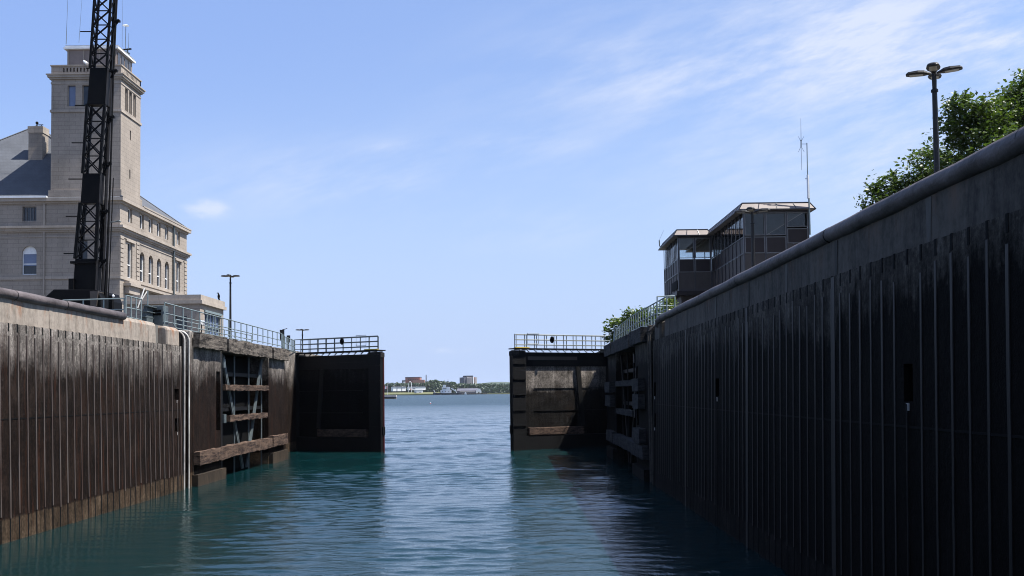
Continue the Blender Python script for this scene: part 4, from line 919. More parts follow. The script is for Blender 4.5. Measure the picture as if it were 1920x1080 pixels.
# ------------------------------------------------------------------ small flat-roofed building
X0, X1, Y0, Y1 = -30.6, -24.66, 80.0, 86.5
sb = thing('service_building', 'small flat roofed stone building with glazed end right of the large stone one', 'building', (X1, Y0, GZ))
m_ = MB(); zt = 12.15
wside = [(81.2, 85.6, 9.0, 11.55)]; wfr = [(-28.5, -27.5, 9.2, 11.0), (-26.6, -25.7, 8.6, 11.2)]
m_.holes((0, Y0, 0), (1, 0, 0), (0, 0, 1), (0, -1, 0), X0, X1, GZ, zt, wfr, 0.3)
m_.holes((X1, 0, 0), (0, 1, 0), (0, 0, 1), (1, 0, 0), Y0, Y1, GZ, zt, wside, 0.3)
m_.quad((X0, Y0, GZ), (X0, Y1, GZ), (X0, Y1, zt), (X0, Y0, zt)); m_.quad((X0, Y1, GZ), (X1, Y1, GZ), (X1, Y1, zt), (X0, Y1, zt)); m_.build('wall', 'stone', sb)
for (a, b, c, d) in wfr: MB().box(a, b, Y0 + 0.2, Y0 + 0.26, c, d).build('window', 'glass_dark', sb)
wn = MB().box(X1 - 0.26, X1 - 0.2, 81.2, 85.6, 9.0, 11.55).build('window', 'glass_blue', sb)
fr = MB()
for i in range(6): y = 81.2 + i * 0.86; fr.box(X1 - 0.195, X1 - 0.1, y, y + 0.08, 9.0, 11.55)
fr.box(X1 - 0.195, X1 - 0.1, 81.28, 85.58, 10.4, 10.47); fr.box(X1 + 0.004, X1 + 0.12, 81.0, 85.8, 11.57, 11.75); fr.build('frame', 'galv', wn)
m_ = MB(); m_.box(X0 - 0.2, X1 + 0.22, Y0 - 0.22, Y1 + 0.2, zt, zt + 0.28); m_.box(X0 - 0.08, X1 + 0.10, Y0 - 0.10, Y1 + 0.1, zt + 0.28, zt + 0.72); m_.build('cornice', 'stone_trim', sb)
a = at(409.5, 565, 84.6); sg = thing('perched_bird', 'dark bird perched on the flat roof of the small building', 'bird', (a.x, 84.6, 12.87), local=True)
m_ = MB(); rs = [(0.0, 0.05, 0.03), (0.02, 0.16, 0.09), (0.03, 0.30, 0.115), (0.02, 0.42, 0.085), (0.0, 0.50, 0.055), (-0.03, 0.56, 0.06), (-0.04, 0.62, 0.035)]
m_.tube([(x, 0, z) for (x, z, r_) in rs], [r_ for (x, z, r_) in rs], 8); m_.tube([(-0.07, 0, 0.575), (-0.17, 0, 0.565)], [0.025, 0.006], 6)
m_.tube([(0.04, 0, 0.14), (0.14, 0, -0.05)], [0.06, 0.03], 6); m_.build('body', 'void', sg, smooth=True)
m_ = MB(); m_.tube([(0, 0.03, 0), (0.01, 0.03, 0.14)], 0.012, 5); m_.tube([(0, -0.03, 0), (0.01, -0.03, 0.14)], 0.012, 5); m_.build('legs', 'void', sg)

# ------------------------------------------------------------------ glazed control tower on the right quay
ct = thing('control_tower', 'brown glazed control tower with beige roof edge above the right wall', 'control tower', (16.45, 71, GZ))
TZ = 17.45
def tower_block(x0, x1, y0, y1, fronts, zlo, nb_side, side_faces, zsill=15.62, left_end=None):
    """fronts: (x range, window z range, panel z range) of the bays of the south face; side bays run along the left face"""
    zc = TZ
    MB().box(x0 + 0.02, x1 - 0.02, y0 + 0.02, y1 - 0.02, zlo, zlo + 0.18).build('floor_slab', 'ceiling', ct)
    MB().box(x0 + 0.1, x1 - 0.1, y0 + 0.1, y1 - 0.1, zc, zc + 0.12).build('ceiling', 'ceiling', ct)
    # front
    for (a, b, w0, w1, p0, p1) in fronts:
        MB().box(a + 0.05, b - 0.05, y0 + 0.05, y0 + 0.07, w0 + 0.05, w1 - 0.05).build('window', 'glass', ct)
        pn = MB().box(a + 0.03, b - 0.03, y0 + 0.02, y0 + 0.12, p0, p1).build('spandrel_panel', 'brownpanel', ct)
        MB().box(a + 0.02, b - 0.02, y0 + 0.03, y0 + 0.14, zlo, p0 - 0.03).build('cladding', 'taupe', ct)
        fr = MB()
        for (z0, z1) in ((w0 - 0.03, w1), (p0 - 0.02, p1 + 0.0)):
            fr.box(a + 0.04, a + 0.10, y0 - 0.02, y0 + 0.018, z0, z1); fr.box(b - 0.10, b - 0.04, y0 - 0.02, y0 + 0.018, z0, z1)
            fr.box(a + 0.10, b - 0.10, y0 - 0.02, y0 + 0.018, z0, z0 + 0.06); fr.box(a + 0.10, b - 0.10, y0 - 0.02, y0 + 0.018, z1 - 0.06, z1)
        fr.build('frame', 'frame', ct)
        if w1 < zc - 0.02: MB().box(a, b, y0 + 0.02, y0 + 0.10, w1, zc).build('header', 'framedark', ct)
    ps = MB()
    for x in sorted({a for f in fronts for a in f[:2]}): ps.box(x - 0.04, x + 0.04, y0 - 0.03, y0 + 0.14, zlo, zc)
    ps.build('mullion', 'framedark', ct)
    # left, right and back faces: strip windows over panels
    for fc in side_faces:
        vert = fc in 'lr'; c0, c1 = (y0, y1) if vert else (x0, x1); n = nb_side if vert else max(2, round((x1 - x0) / 1.1))
        if fc == 'l' and left_end: c1, n = left_end, 9
        xx = {'l': x0, 'r': x1, 'b': y1}[fc]; sgn = {'l': 1, 'r': -1, 'b': -1}[fc]
        def bx(a, b, d0, d1, z0, z1, mb):
            d0, d1 = xx + sgn * d0, xx + sgn * d1
            if vert: mb.box(min(d0, d1), max(d0, d1), a, b, z0, z1)
            else: mb.box(a, b, min(d0, d1), max(d0, d1), z0, z1)
        q = MB(); bx(c0 + 0.15, c1 - 0.05, 0.05, 0.07, zsill, zc - 0.03, q); q.build('window', 'glass', ct)
        q = MB(); bx(c0 + 0.15, c1 - 0.02, 0.02, 0.12, 14.5, zsill - 0.05, q); q.build('spandrel_panel', 'brownpanel', ct)
        q = MB(); bx(c0 + 0.15, c1 - 0.02, 0.03, 0.12, zlo, 14.44, q); q.build('cladding', 'taupe', ct)
        q = MB()
        for i in range(n + 1):
            y = c0 + 0.15 + (c1 - c0 - 0.2) * i / n; bx(y - 0.035, y + 0.035, -0.03, 0.018, zlo, zc, q)
        bx(c0 + 0.19, c1 - 0.06, -0.045, -0.032, zsill - 0.05, zsill + 0.03, q); bx(c0 + 0.19, c1 - 0.06, -0.045, -0.032, 14.42, 14.50, q); q.build('mullion', 'framedark', ct)
def roof_edge(x0, x1, y0, y1, faces, fl=0.42, h=0.52):
    top = 0.10
    o = [(x0 - fl, y0 - fl), (x1 + fl, y0 - fl), (x1 + fl, y1 + fl), (x0 - fl, y1 + fl)]; i_ = [(x0 - top, y0 - top), (x1 + top, y0 - top), (x1 + top, y1 + top), (x0 - top, y1 + top)]
    m_ = MB(); m_.hexa([(*p, TZ + 0.02) for p in o], [(*p, TZ + h) for p in i_]); m_.build('roof', 'fascia', ct)
    m_ = MB()
    for k in range(4):
        a, b = Vector((*o[k], TZ + 0.02)), Vector((*o[(k + 1) % 4], TZ + 0.02)); c, d = Vector((*i_[k], TZ + h)), Vector((*i_[(k + 1) % 4], TZ + h))
        m_.bar(c, d, 0.08); m_.bar(a, b, 0.07); n = max(2, round((b - a).length / 1.25))
        for j in range(n + 1): m_.bar(a.lerp(b, j / n), c.lerp(d, j / n), 0.05)
    m_.build('roof_seam', 'framedark', ct)
BX = [16.45, 17.95, 19.45, 21.0]
tower_block(16.45, 21.0, 71.0, 92.0, [(BX[0], BX[1], 15.72, 17.3, 14.45, 15.60), (BX[1], BX[2], 15.72, 17.3, 14.45, 15.60), (BX[2], BX[3], 16.30, 17.3, 15.12, 16.16)], 12.4, 16, 'lrb', left_end=82.55)
tower_block(13.72, 16.38, 82.6, 90.4, [(13.72, 15.05, 15.66, 17.3, 14.5, 15.56), (15.05, 16.38, 15.66, 17.3, 14.5, 15.56)], 12.95, 6, 'lb')
roof_edge(16.45, 21.0, 71.0, 92.0, 'l'); roof_edge(13.72, 16.02, 82.6, 90.4, 'l')
MB().box(14.0, 20.6, 83.2, 91.8, GZ, 12.94).build('lower_storey', 'taupe', ct); MB().box(16.8, 20.8, 71.4, 83.1, GZ, 12.38).build('lower_storey', 'taupe', ct)
m_ = MB(); m_.box(13.5, 16.42, 82.4, 90.5, 12.60, 12.94); m_.build('soffit', 'brownpanel', ct)
m_ = MB(); m_.box(13.66, 13.70, 83.2, 86.0, 13.2, 13.9); m_.build('vent_opening', 'void', ct)
m_ = MB(); m_.box(14.3, 15.2, 85.5, 87.0, 15.0, 15.55); m_.box(17.6, 19.0, 76, 78, 15.0, 15.6); m_.build('desk', 'galv_dark', ct)
# radio mast with side antenna
rm = thing('radio_mast', 'thin radio mast with side mounted whip at the control tower corner', 'antenna', (at(1516, 380, 70.9).x, 70.9, 14))
m_ = MB(); m_.tube([at(1519, 440, 70.6), at(1517, 380, 70.6), at(1516, 338, 70.6), at(1514, 325, 70.6), at(1513, 268, 70.6)], [0.06, 0.06, 0.05, 0.035, 0.035], 8); m_.build('mast', 'galv', rm)
m_ = MB(); m_.tube([at(1515.5, 372, 70.55), at(1514.5, 328, 70.55)], 0.085, 8); m_.bar(at(1510, 335, 70.6), at(1516, 335, 70.6), 0.06); m_.build('antenna_sleeve', 'whitepaint', rm)
m_ = MB(); m_.tube([at(1501.5, 222, 70.6), at(1502, 262, 70.6)], [0.008, 0.02], 6); m_.tube([at(1502, 262, 70.6), at(1502, 275, 70.6)], 0.04, 6); m_.tube([at(1502, 275, 70.6), at(1503, 319, 70.6)], [0.02, 0.008], 6)
for (x, y) in ((1497, 256), (1507, 256), (1497, 285), (1508, 285)): m_.tube([at(1502, 266 if y < 270 else 274, 70.6), at(x, y, 70.6)], 0.012, 5)
m_.bar(at(1502, 270, 70.6), at(1513, 270, 70.6), 0.03); m_.build('side_antenna', 'galv_dark', rm)
m_ = MB(); a = at(1239, 462, 82.2); m_.tube([a + Vector((-0.1, 0, 0)), a + Vector((-0.12, 0, 0.5))], 0.05, 6); m_.tube([a + Vector((-0.12, 0, 0.5)), a + Vector((0.25, 0, 1.3))], 0.008, 4); m_.bar(a + Vector((-0.12, 0, 0.02)), a + Vector((0.12, 0, 0.0)), 0.05)
tag(m_.build('whip_antenna', 'galv_dark', origin=a), 'small bracket antenna at the left roof tip of the control tower', 'antenna')

# ------------------------------------------------------------------ trees
def leaves(rng, blobs, per, size, clump=0.42, clumps=46):
    mb = MB()
    for (c, r_) in blobs:
        n = int(clumps * (r_ / 2.0) ** 2) + 6
        for _ in range(n):
            d = Vector((rng.gauss(0, 1), rng.gauss(0, 1), rng.gauss(0, 1))).normalized() * r_ * (0.45 + 0.65 * rng.random() ** 0.6)
            d.z *= 0.85; cc = Vector(c) + d; cs = clump * (0.6 + 0.8 * rng.random())
            for _ in range(per):
                p = cc + Vector((rng.gauss(0, cs), rng.gauss(0, cs), rng.gauss(0, cs * 0.6)))
                s_ = size * (0.6 + 0.8 * rng.random())
                a = Vector((rng.gauss(0, 1), rng.gauss(0, 1), rng.gauss(0, 0.5))).normalized(); b = a.cross(Vector((rng.gauss(0, 0.6), rng.gauss(0, 0.6), 1))).normalized()
                mb.quad(p - a * s_, p + b * s_ * 0.55, p + a * s_, p - b * s_ * 0.55)
    return mb
def tree(label, base, blobs, per, size, leaf='leaf', seed=1, clump=0.42, clumps=46, trunk_r=0.32, group=None):
    rng = random.Random(seed); root = thing('leafy_tree', label, 'tree', base, 0, group)
    base = Vector(base); cen = sum((Vector(c) for c, r_ in blobs), Vector()) / len(blobs)
    t = MB(); fork = base + (Vector((cen.x, cen.y, cen.z)) - base) * 0.45; fork.x = base.x + (fork.x - base.x) * 0.3; fork.y = base.y + (fork.y - base.y) * 0.3
    t.tube([base - Vector((0, 0, 0.3)), base + Vector((0, 0, 0.6)), fork], [trunk_r * 1.4, trunk_r, trunk_r * 0.75], 9)
    for (c, r_) in blobs:
        c = Vector(c); mid = fork.lerp(c, 0.5) + Vector((rng.uniform(-.4, .4), rng.uniform(-.4, .4), 0.3))
        t.tube([fork, mid, c], [trunk_r * 0.5, trunk_r * 0.3, trunk_r * 0.10], 6)
        for _ in range(3):
            e_ = c + Vector((rng.gauss(0, 1), rng.gauss(0, 1), rng.gauss(0.2, 0.8))).normalized() * r_ * 0.85; t.tube([mid.lerp(c, 0.6), e_], [trunk_r * 0.14, 0.02], 5)
    t.build('trunk', 'bark', root)
    leaves(rng, blobs, per, size, clump, clumps).build('crown', leaf, root)
    return root
TG = 'trees behind the right lock wall'
def BL(Y, *pts): return [(tuple(at(px, py, Y + dy)), r_) for (px, py, dy, r_) in pts]
tree('tall broad green tree at the right edge behind the nearest lamp post', (30.5, 62, GZ), BL(61, (1808, 235, 0, 1.25), (1800, 300, 1, 1.7), (1850, 225, -1, 1.5), (1905, 215, 0, 1.6), (1880, 290, -2, 2.2), (1950, 190, 1, 2.2), (1960, 260, 2, 2.6), (1830, 345, -1, 1.9), (2010, 220, 3, 2.8), (1900, 370, 2, 2.6), (1800, 195, 0, 0.65), (1925, 175, 0, 0.8)), 44, 0.14, 'leaf', 3, 0.34, 66, 0.34, TG)
tree('lower spreading green tree left of the nearest lamp post over the wall', (24.6, 68, GZ), BL(66, (1660, 350, 0, 0.95), (1690, 375, 0, 1.5), (1745, 305, 0, 1.35), (1755, 370, 1, 1.8), (1725, 340, -1, 1.0), (1640, 385, 0, 0.8), (1795, 330, 1, 1.4), (1720, 425, 0, 1.8)), 42, 0.135, 'leaf', 5, 0.31, 66, 0.26, TG)
tree('small dark tree in the distance behind the right gate railing', (15.8, 131, GZ), BL(130, (1185, 595, 0, 1.4), (1160, 618, 0, 1.5), (1205, 600, 1, 1.6), (1195, 620, 0, 1.9), (1148, 632, 0, 0.8), (1225, 605, 0, 1.4), (1243, 590, 0, 1.2)), 24, 0.24, 'leaf', 9, 0.42, 46, 0.25, TG)
bsh = MB(); rng = random.Random(4)
tag(leaves(rng, BL(70, (1250, 570, 0, 0.45), (1258, 580, 0, 0.5), (1244, 582, 1, 0.5), (1262, 596, 0, 0.6), (1246, 604, 0, 0.7)), 26, 0.10, 0.2, 60).build('shrub', 'leaf_bright', origin=(11.5, 70, GZ)), 'bright yellow green shrub under the control tower behind the railing end', 'shrub')

# ------------------------------------------------------------------ far shore
YS = 1800.0
def fbox(x0, y1_, x1, y0_, Y=YS, depth=25.0, mb=None, base=None):       # photograph rectangle at the far shore
    a, b = at(x0, y0_, Y), at(x1, y1_, Y); mb = mb or MB(); return mb.box(a.x, b.x, Y, Y + depth, a.z if base is None else base, b.z)
bk = MB(); bk.hexa([(-700, 1793, 0), (-128, 1799, 0), (-128, 1880, 0), (-700, 1880, 0)], [(-700, 1797, 1.85), (-128, 1802, 1.85), (-132, 1826, 5.0), (-700, 1826, 6.0)])
structure(bk.build('far_bank', 'far_grass'))
fs = MB(); fs.prism([(-700, 1790), (-150, 1796), (-60, 1800), (10, 1840), (500, 1880), (500, 4200), (-700, 4200)], 'z', -2, 1.8)
structure(fs.build('far_shore', 'far_grass'))
hl_ = MB(); hx = []; rng = random.Random(12)
n = 60; pts = [(-1500 + 3000 * i / n, 42 + 7 * math.sin(i * 0.21 + 1) + rng.uniform(-2, 2) ) for i in range(n + 1)]
for (a, b) in zip(pts, pts[1:]):
    hl_.quad((a[0], 4200, 0), (b[0], 4200, 0), (b[0], 4700, b[1]), (a[0], 4700, a[1])); hl_.quad((a[0], 4700, a[1]), (b[0], 4700, b[1]), (b[0], 6500, b[1] + 4), (a[0], 6500, a[1] + 4))
structure(hl_.build('hills', 'hill'))
# wood on the far bank: counts as one mass
fw = MB(); rng = random.Random(21)
def treeline(x0, x1, top, Y, n, hvar=5.0, r0=4.0):
    for _ in range(n):
        px = rng.uniform(x0, x1); p = at(px, 700, Y); zt_ = top(px) - rng.random() ** 2 * hvar
        z = 2.0
        while z < zt_:
            rr_ = r0 * (0.6 + 0.6 * rng.random()); c = Vector((p.x + rng.gauss(0, 1.5), Y + rng.uniform(0, 20), min(z, zt_ - rr_ * 0.7)))
            for _ in range(14):
                d = Vector((rng.gauss(0, 1), rng.gauss(0, 1), rng.gauss(0, 1))).normalized() * rr_ * (0.6 + 0.4 * rng.random()); q = c + d; s_ = rr_ * 0.42
                a = Vector((rng.gauss(0, 1), rng.gauss(0, 1), rng.gauss(0, 1))).normalized(); b = a.cross(d.normalized()).normalized() if abs(a.dot(d.normalized())) < 0.95 else a
                fw.quad(q - a * s_, q + b * s_ * 0.7, q + a * s_, q - b * s_ * 0.7)
            z += rr_ * 1.1
zz = lambda y: (lambda px: at(px, y, 1880).z)
treeline(690, 752, lambda px: at(px, 719 - 0.02 * (px - 690), 1880).z, 1880, 90)
treeline(745, 822, zz(717.5), 1885, 120, 4)
treeline(806, 822, zz(712.0), 1900, 26, 4); treeline(790, 836, zz(713.5), 1960, 60, 4); treeline(836, 852, zz(716), 1880, 30, 4); treeline(846, 872, zz(719), 1890, 50, 3)
treeline(860, 905, zz(719.5), 1900, 70, 3); treeline(893, 960, zz(719), 1920, 120, 4); treeline(902, 965, zz(726), 1860, 80, 4); treeline(955, 1010, zz(721), 1930, 80, 4)
stuff(fw.build('far_wood', 'leaf_far'), 'dark green wooded bank along the far shore', 'wood')
# red brick factory
a = at(760, 720, 1940); fb = thing('brick_factory', 'large stepped red brick building above the far trees', 'building', (a.x, 1940, 1.8))
fbox(760, 707, 787, 724, 1940, 40, base=1.8).build('wall', 'brick_far', fb); fbox(774, 712, 796, 724, 1930, 9, base=1.8).build('wall', 'brick_pale', fb)
fbox(754, 713, 760, 724, 1945, 20, base=1.8).build('side_wing', 'far_dark', fb); fbox(759.8, 706.6, 787.2, 708.2, 1939, 42).build('parapet', 'far_grey', fb)
m_ = MB()
for i in range(6): fbox(765 + i * 3.4, 711.0, 766.3 + i * 3.4, 713.0, 1938.5, 1, m_)
m_.build('window', 'far_dark', fb)
fbox(756, 715.5, 759, 719, 1928, 8, base=1.8).build('bay', 'whitepaint', fb)
m_ = MB(); a, b = at(799, 724, 1950), at(799, 702.6, 1950); m_.tube([(a.x, 1950, 1.8), (b.x, 1950, b.z)], [1.1, 0.85], 10); tag(m_.build('chimney_stack', 'far_dark', origin=(a.x, 1950, 1.8)), 'tall thin dark chimney stack on the far shore', 'chimney')
for (x0, y1_, x1, y0_, Y, mm, lb) in ((803, 714.5, 810, 722, 1935, 'brick_far', 'dark red building right of the far chimney stack'), (810, 713, 816, 722, 1932, 'brick_pale', 'pinkish red gabled building in the far trees'), (818, 719, 826, 726, 1905, 'brick_pale', 'low pale brick house below the pinkish gabled one'), (925, 725.5, 932, 731, 1900, 'brick_pale', 'small pale brick house in the far trees at right')):
    a = at(x0, y0_, Y); h_ = thing('far_house', lb, 'house', (a.x, Y, 1.8), 0, 'brick houses on the far shore')
    fbox(x0, y1_ + 1.2, x1, y0_, Y, 14, base=1.8).build('wall', mm, h_)
    p0, p1 = at(x0 - 0.5, y1_ + 1.2, Y), at(x1 + 0.5, y1_, Y); m_ = MB(); m_.prism([(p0.x, p0.z), (p1.x, p0.z), ((p0.x + p1.x) / 2, p1.z)], 'y', Y - 1, Y + 15); m_.build('roof', 'far_grey', h_)
# high-rise
a = at(871, 724, 1960); hr_ = thing('apartment_tower', 'tall pale apartment tower rising above the far trees', 'apartment tower', (a.x, 1960, 1.8), R(24))
fbox(871, 707.5, 876, 722, 1962, 24, base=1.8).build('side_wing', 'far_grey', hr_); fbox(876, 706.8, 885, 722, 1960, 28, base=1.8).build('wall', 'far_conc', hr_)
fbox(885, 706.8, 888, 722, 1961.5, 20, base=1.8).build('recess', 'far_grey', hr_); fbox(888, 706.8, 890.5, 722, 1960, 26, base=1.8).build('pier', 'whitepaint', hr_); fbox(890.5, 707.0, 893, 722, 1961.5, 20, base=1.8).build('recess', 'brick_far', hr_)
fbox(893, 707.2, 896, 722, 1960, 26, base=1.8).build('pier', 'far_conc', hr_); fbox(876.5, 704, 890, 706.8, 1964, 18).build('penthouse', 'far_dark', hr_)
m_ = MB()
for r_ in range(7):
    for c in range(5): fbox(877 + c * 1.6, 708 + r_ * 1.9, 877.7 + c * 1.6, 709 + r_ * 1.9, 1959.6, 0.3, m_)
m_.build('window', 'far_grey', hr_)
# white sheds on the bank
def shed(x0, y1_, x1, y0_, Y, lb, grp=None):
    a = at(x0, y0_, Y); r_ = thing('harbour_shed', lb, 'shed', (a.x, Y, 1.8), R(30), grp)
    fbox(x0, y1_ + 0.8, x1, y0_, Y, 9).build('wall', 'whitepaint', r_)
    p0, p1 = at(x0 - 0.4, y1_ + 0.8, Y), at(x1 + 0.4, y1_, Y); m_ = MB(); m_.hexa([(p0.x, Y - 1, p0.z), (p1.x, Y - 1, p0.z), (p1.x, Y + 10, p0.z), (p0.x, Y + 10, p0.z)], [(p0.x, Y + 4, p1.z), (p1.x, Y + 4, p1.z), (p1.x, Y + 5, p1.z), (p0.x, Y + 5, p1.z)]); m_.build('roof', 'far_grey', r_); return r_
GS = 'white harbour sheds on the far shore'
s1 = shed(737, 724.7, 763, 733.5, 1835, 'long white shed farthest left on the far bank', GS); fbox(744.5, 727, 745.5, 733.5, 1834.5, 0.4).build('door', 'far_grey', s1); fbox(754.4, 726.5, 755.2, 733.5, 1834.5, 0.4).build('door', 'far_grey', s1)
s2 = shed(767, 724.5, 801, 731.5, 1830, 'long white shed right of the white arch on the far bank', GS)
m_ = MB()
for i in range(3): fbox(774.5 + i * 1.9, 727.6, 775.8 + i * 1.9, 728.8, 1829.5, 0.4, m_)
m_.build('dark_mark', 'far_grey', s2); fbox(769.5, 728.6, 773, 731.5, 1829.5, 0.4).build('door', 'brick_far', s2)
s3 = shed(781, 730.4, 794, 736.0, 1812, 'small white shed in front of the long white sheds', GS); fbox(787, 735.3, 789, 737.0, 1811.5, 0.4).build('door', 'far_dark', s3)
a = at(769.5, 727, 1832); m_ = MB(); rr_ = 2.5
m_.tube([(a.x - rr_, 1826, 1.8), (a.x - rr_, 1826, 19)] + [(a.x - rr_ * math.cos(t * math.pi / 8), 1826, 19 + 5.5 * math.sin(t * math.pi / 8)) for t in range(9)] + [(a.x + rr_, 1826, 1.8)], 0.55, 6); tag(m_.build('white_arch', 'whitepaint', origin=(a.x, 1826, 1.8)), 'slim white arch standing between the two long white sheds', 'arch')
# barrel-roofed boathouse with grey roof
a = at(860, 738, 1815); bh = thing('boathouse', 'long grey roofed boathouse with round white gable end on the dock', 'boathouse', (a.x, 1815, 1.8))
p0, p1 = at(857, 737, 1815), at(896, 728, 1815); m_ = MB(); zc_ = p1.z
m_.prism([(1815, 1.8), (1815, zc_ - 4), (1819, zc_ - 1), (1825, zc_), (1831, zc_ - 1), (1835, zc_ - 4), (1835, 1.8)], 'x', p0.x, p1.x); m_.build('roof', 'far_grey', bh)
m_ = MB(); g0 = at(892.5, 735, 1814); g1 = at(902.5, 728.5, 1814); r2 = (g1.x - g0.x) / 2; cx_ = (g0.x + g1.x) / 2
m_.prism([(cx_ + r2 * math.cos(t * math.pi / 10), g0.z + (g1.z - g0.z) * math.sin(t * math.pi / 10)) for t in range(11)] + [(cx_ - r2, 2), (cx_ - r2 * 0.2, 2), (cx_ - r2 * 0.2, 4.5), (cx_ + r2 * 0.3, 4.5), (cx_ + r2 * 0.3, 2), (cx_ + r2, 2)], 'y', 1812, 1814); m_.build('gable_end', 'whitepaint', bh)
fbox(862, 733, 891, 735.2, 1814.4, 0.4).build('window', 'far_conc', bh)
a = at(840, 739, 1798); dk = thing('timber_dock', 'low brown timber dock with piles in front of the boathouse', 'dock', (a.x, 1798, 0))
p0, p1 = at(830, 738, 1798), at(913, 737, 1798); m_ = MB(); m_.box(p0.x, p1.x, 1797, 1804, 1.2, 2.1); m_.build('deck', 'far_earth', dk)
m_ = MB(); x = p0.x
while x < p1.x: m_.tube([(x, 1796.6, -1), (x, 1796.6, 2.6)], 0.45, 6); x += 3.4
m_.build('pile', 'far_dark', dk)
# cutter moored at the dock
a = at(812, 741, 1788); sv = thing('moored_cutter', 'dark hulled ship with white superstructure and black mast moored at the far dock', 'ship', (a.x, 1788, 0))
h0, h1 = at(812, 741, 1788).x, at(866, 741, 1788).x; m_ = MB()
secs = [(h0, 0.3, 4.6), (h0 + 6, 2.8, 4.0), (h0 + 16, 4.0, 3.2), (h1 - 12, 4.0, 3.0), (h1 - 2, 3.2, 3.4), (h1, 2.0, 3.5)]
for (xa, wa, za), (xb, wb, zb) in zip(secs, secs[1:]):
    m_.hexa([(xa, 1788 - wa * .8, -0.6), (xb, 1788 - wb * .8, -0.6), (xb, 1788 + wb * .8, -0.6), (xa, 1788 + wa * .8, -0.6)], [(xa, 1788 - wa, za), (xb, 1788 - wb, zb), (xb, 1788 + wb, zb), (xa, 1788 + wa, za)])
m_.build('hull', 'far_dark', sv)
m_ = MB(); 
for (x0, y1_, x1, y0_) in ((826, 731, 846, 738), (829, 726, 838, 731), (830.5, 721.5, 836, 726), (838, 725.5, 843.5, 731)): fbox(x0, y1_, x1, y0_, 1786, 5, m_)
m_.build('superstructure', 'whitepaint', sv)
m_ = MB()
for (x0, y1_, x1, y0_) in ((830, 727.5, 837, 728.6), (829, 733, 830, 735), (835, 733, 836, 735), (841, 733, 842, 735)): fbox(x0, y1_, x1, y0_, 1785.6, 0.3, m_)
m_.build('window', 'far_dark', sv)
fbox(837.5, 722, 841, 727, 1787, 3).build('funnel', 'far_dark', sv)
m_ = MB(); p, q = at(840, 724, 1788), at(840, 710.5, 1788); m_.tube([p, q], [0.5, 0.25], 6); m_.bar(at(837, 715.5, 1788), at(842.5, 714.5, 1788), 0.5); m_.bar(at(836, 718.5, 1788), at(844, 718, 1788), 0.5); m_.build('mast', 'far_dark', sv)
m_ = MB(); m_.bar(at(846, 728, 1787), at(854, 733, 1787), 1.6); m_.bar(at(853.5, 730, 1787), at(857, 739, 1787), 1.3); m_.build('crane_boom', 'whitepaint', sv)
m_ = MB(); m_.bar(at(813, 731, 1787), at(817, 738, 1787), 1.3); m_.build('bow_crane', 'whitepaint', sv)
# small white boat, flag pole, channel pier, buoy
a = at(873, 738, 1786); bt = thing('small_boat', 'small white boat tied up at the far dock', 'boat', (a.x, 1786, 0)); m_ = MB(); m_.hexa([(a.x - 1.8, 1784.6, -.3), (a.x + 1.8, 1784.6, -.3), (a.x + 1.8, 1787, -.3), (a.x - 1.8, 1787, -.3)], [(a.x - 2.4, 1784, 2.0), (a.x + 2.2, 1784, 1.7), (a.x + 2.2, 1787.6, 1.7), (a.x - 2.4, 1787.6, 2.0)]); m_.build('hull', 'whitepaint', bt)
MB().box(a.x - 1.2, a.x + 1.0, 1784.8, 1787, 2.0, 4.4).build('cabin', 'whitepaint', bt)
a = at(726.5, 739, 1700); fp = thing('flag_pole', 'pole flying a red and white flag at the far left of the opening', 'flag', (a.x, 1700, 0)); m_ = MB(); zf = at(726, 722.5, 1700).z
m_.tube([(a.x, 1700, 0), (a.x, 1700, zf)], 0.16, 6); m_.build('pole', 'whitepaint', fp)
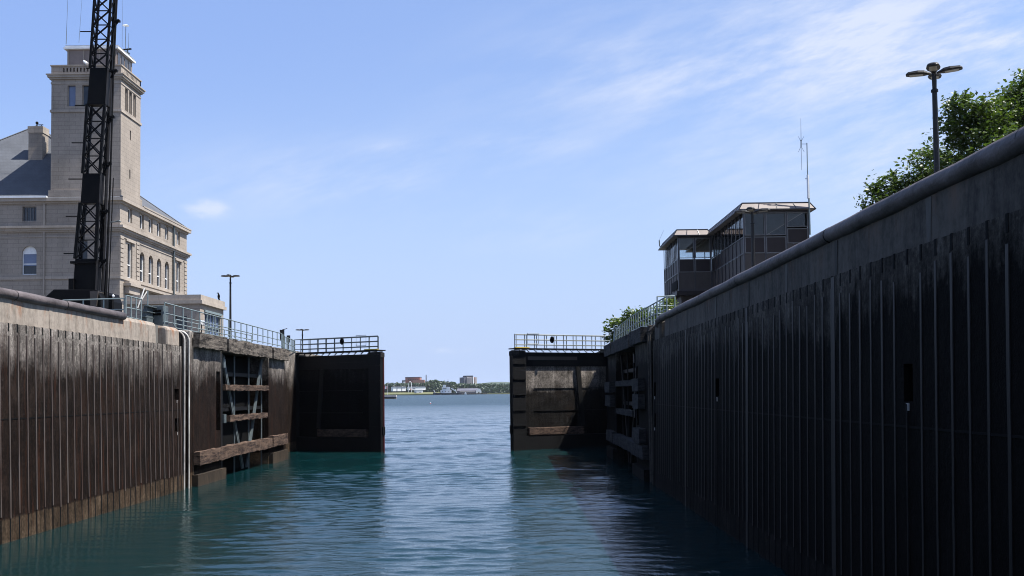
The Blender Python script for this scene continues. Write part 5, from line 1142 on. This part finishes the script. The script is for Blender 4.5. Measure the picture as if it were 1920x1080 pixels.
for (x0, x1, mm) in ((726.3, 724.6, 'flag_red'), (724.6, 721.6, 'whitepaint'), (721.6, 720.0, 'flag_red')):
    p, q = at(x0, 724, 1700), at(x1, 729, 1700); m_ = MB(); m_.hexa([(q.x, 1699.9, q.z - 0.6), (p.x, 1699.9, q.z), (p.x, 1700.1, q.z), (q.x, 1700.1, q.z - 0.6)], [(q.x, 1699.9, p.z - 0.6), (p.x, 1699.9, p.z), (p.x, 1700.1, p.z), (q.x, 1700.1, p.z - 0.6)]); m_.build('flag_band', mm, fp)
a, b = at(700, 746.5, 800), at(742.5, 741.5, 800); pw = thing('channel_pier', 'low concrete pier end reaching into the river beyond the left gate', 'pier', (b.x, 800, 0)); m_ = MB(); m_.box(b.x - 60, b.x, 800, 806, 1.6, 3.0); m_.build('deck', 'far_conc', pw)
MB().box(b.x - 60, b.x - 0.4, 800.4, 805.6, 0.7, 1.6).build('fender', 'far_dark', pw); MB().box(b.x - 60, b.x - 0.2, 800.2, 805.8, -2, 0.7).build('foundation', 'far_earth', pw)
a = at(807, 752.5, 430); by = thing('channel_buoy', 'tiny pink and white buoy floating on the open river', 'buoy', (a.x, 430, 0)); m_ = MB(); m_.tube([(a.x, 430, -0.2), (a.x, 430, 0.25)], 0.30, 8); m_.build('float', 'flag_red', by); m_ = MB(); m_.tube([(a.x, 430, 0.25), (a.x, 430, 0.6)], [0.22, 0.12], 8); m_.build('top_mark', 'whitepaint', by)

# ------------------------------------------------------------------ air between the lock and the far shore
hz = MB(); hz.box(-5400, 5400, -400, 6900, -5, 78)
hm = bpy.data.materials.new('pale haze'); hm.use_nodes = True; k = NT(hm.node_tree); k.n.clear()
pv = k.new('ShaderNodeVolumePrincipled'); pv.inputs['Color'].default_value = (0.80, 0.88, 1.0, 1); pv.inputs['Density'].default_value = 0.00003; pv.inputs['Anisotropy'].default_value = 0.2
ho = k.new('ShaderNodeOutputMaterial'); k.l.new(pv.outputs[0], ho.inputs['Volume'])
stuff(hz.build('haze', hm), 'thin pale blue haze in the air over the river', 'haze')
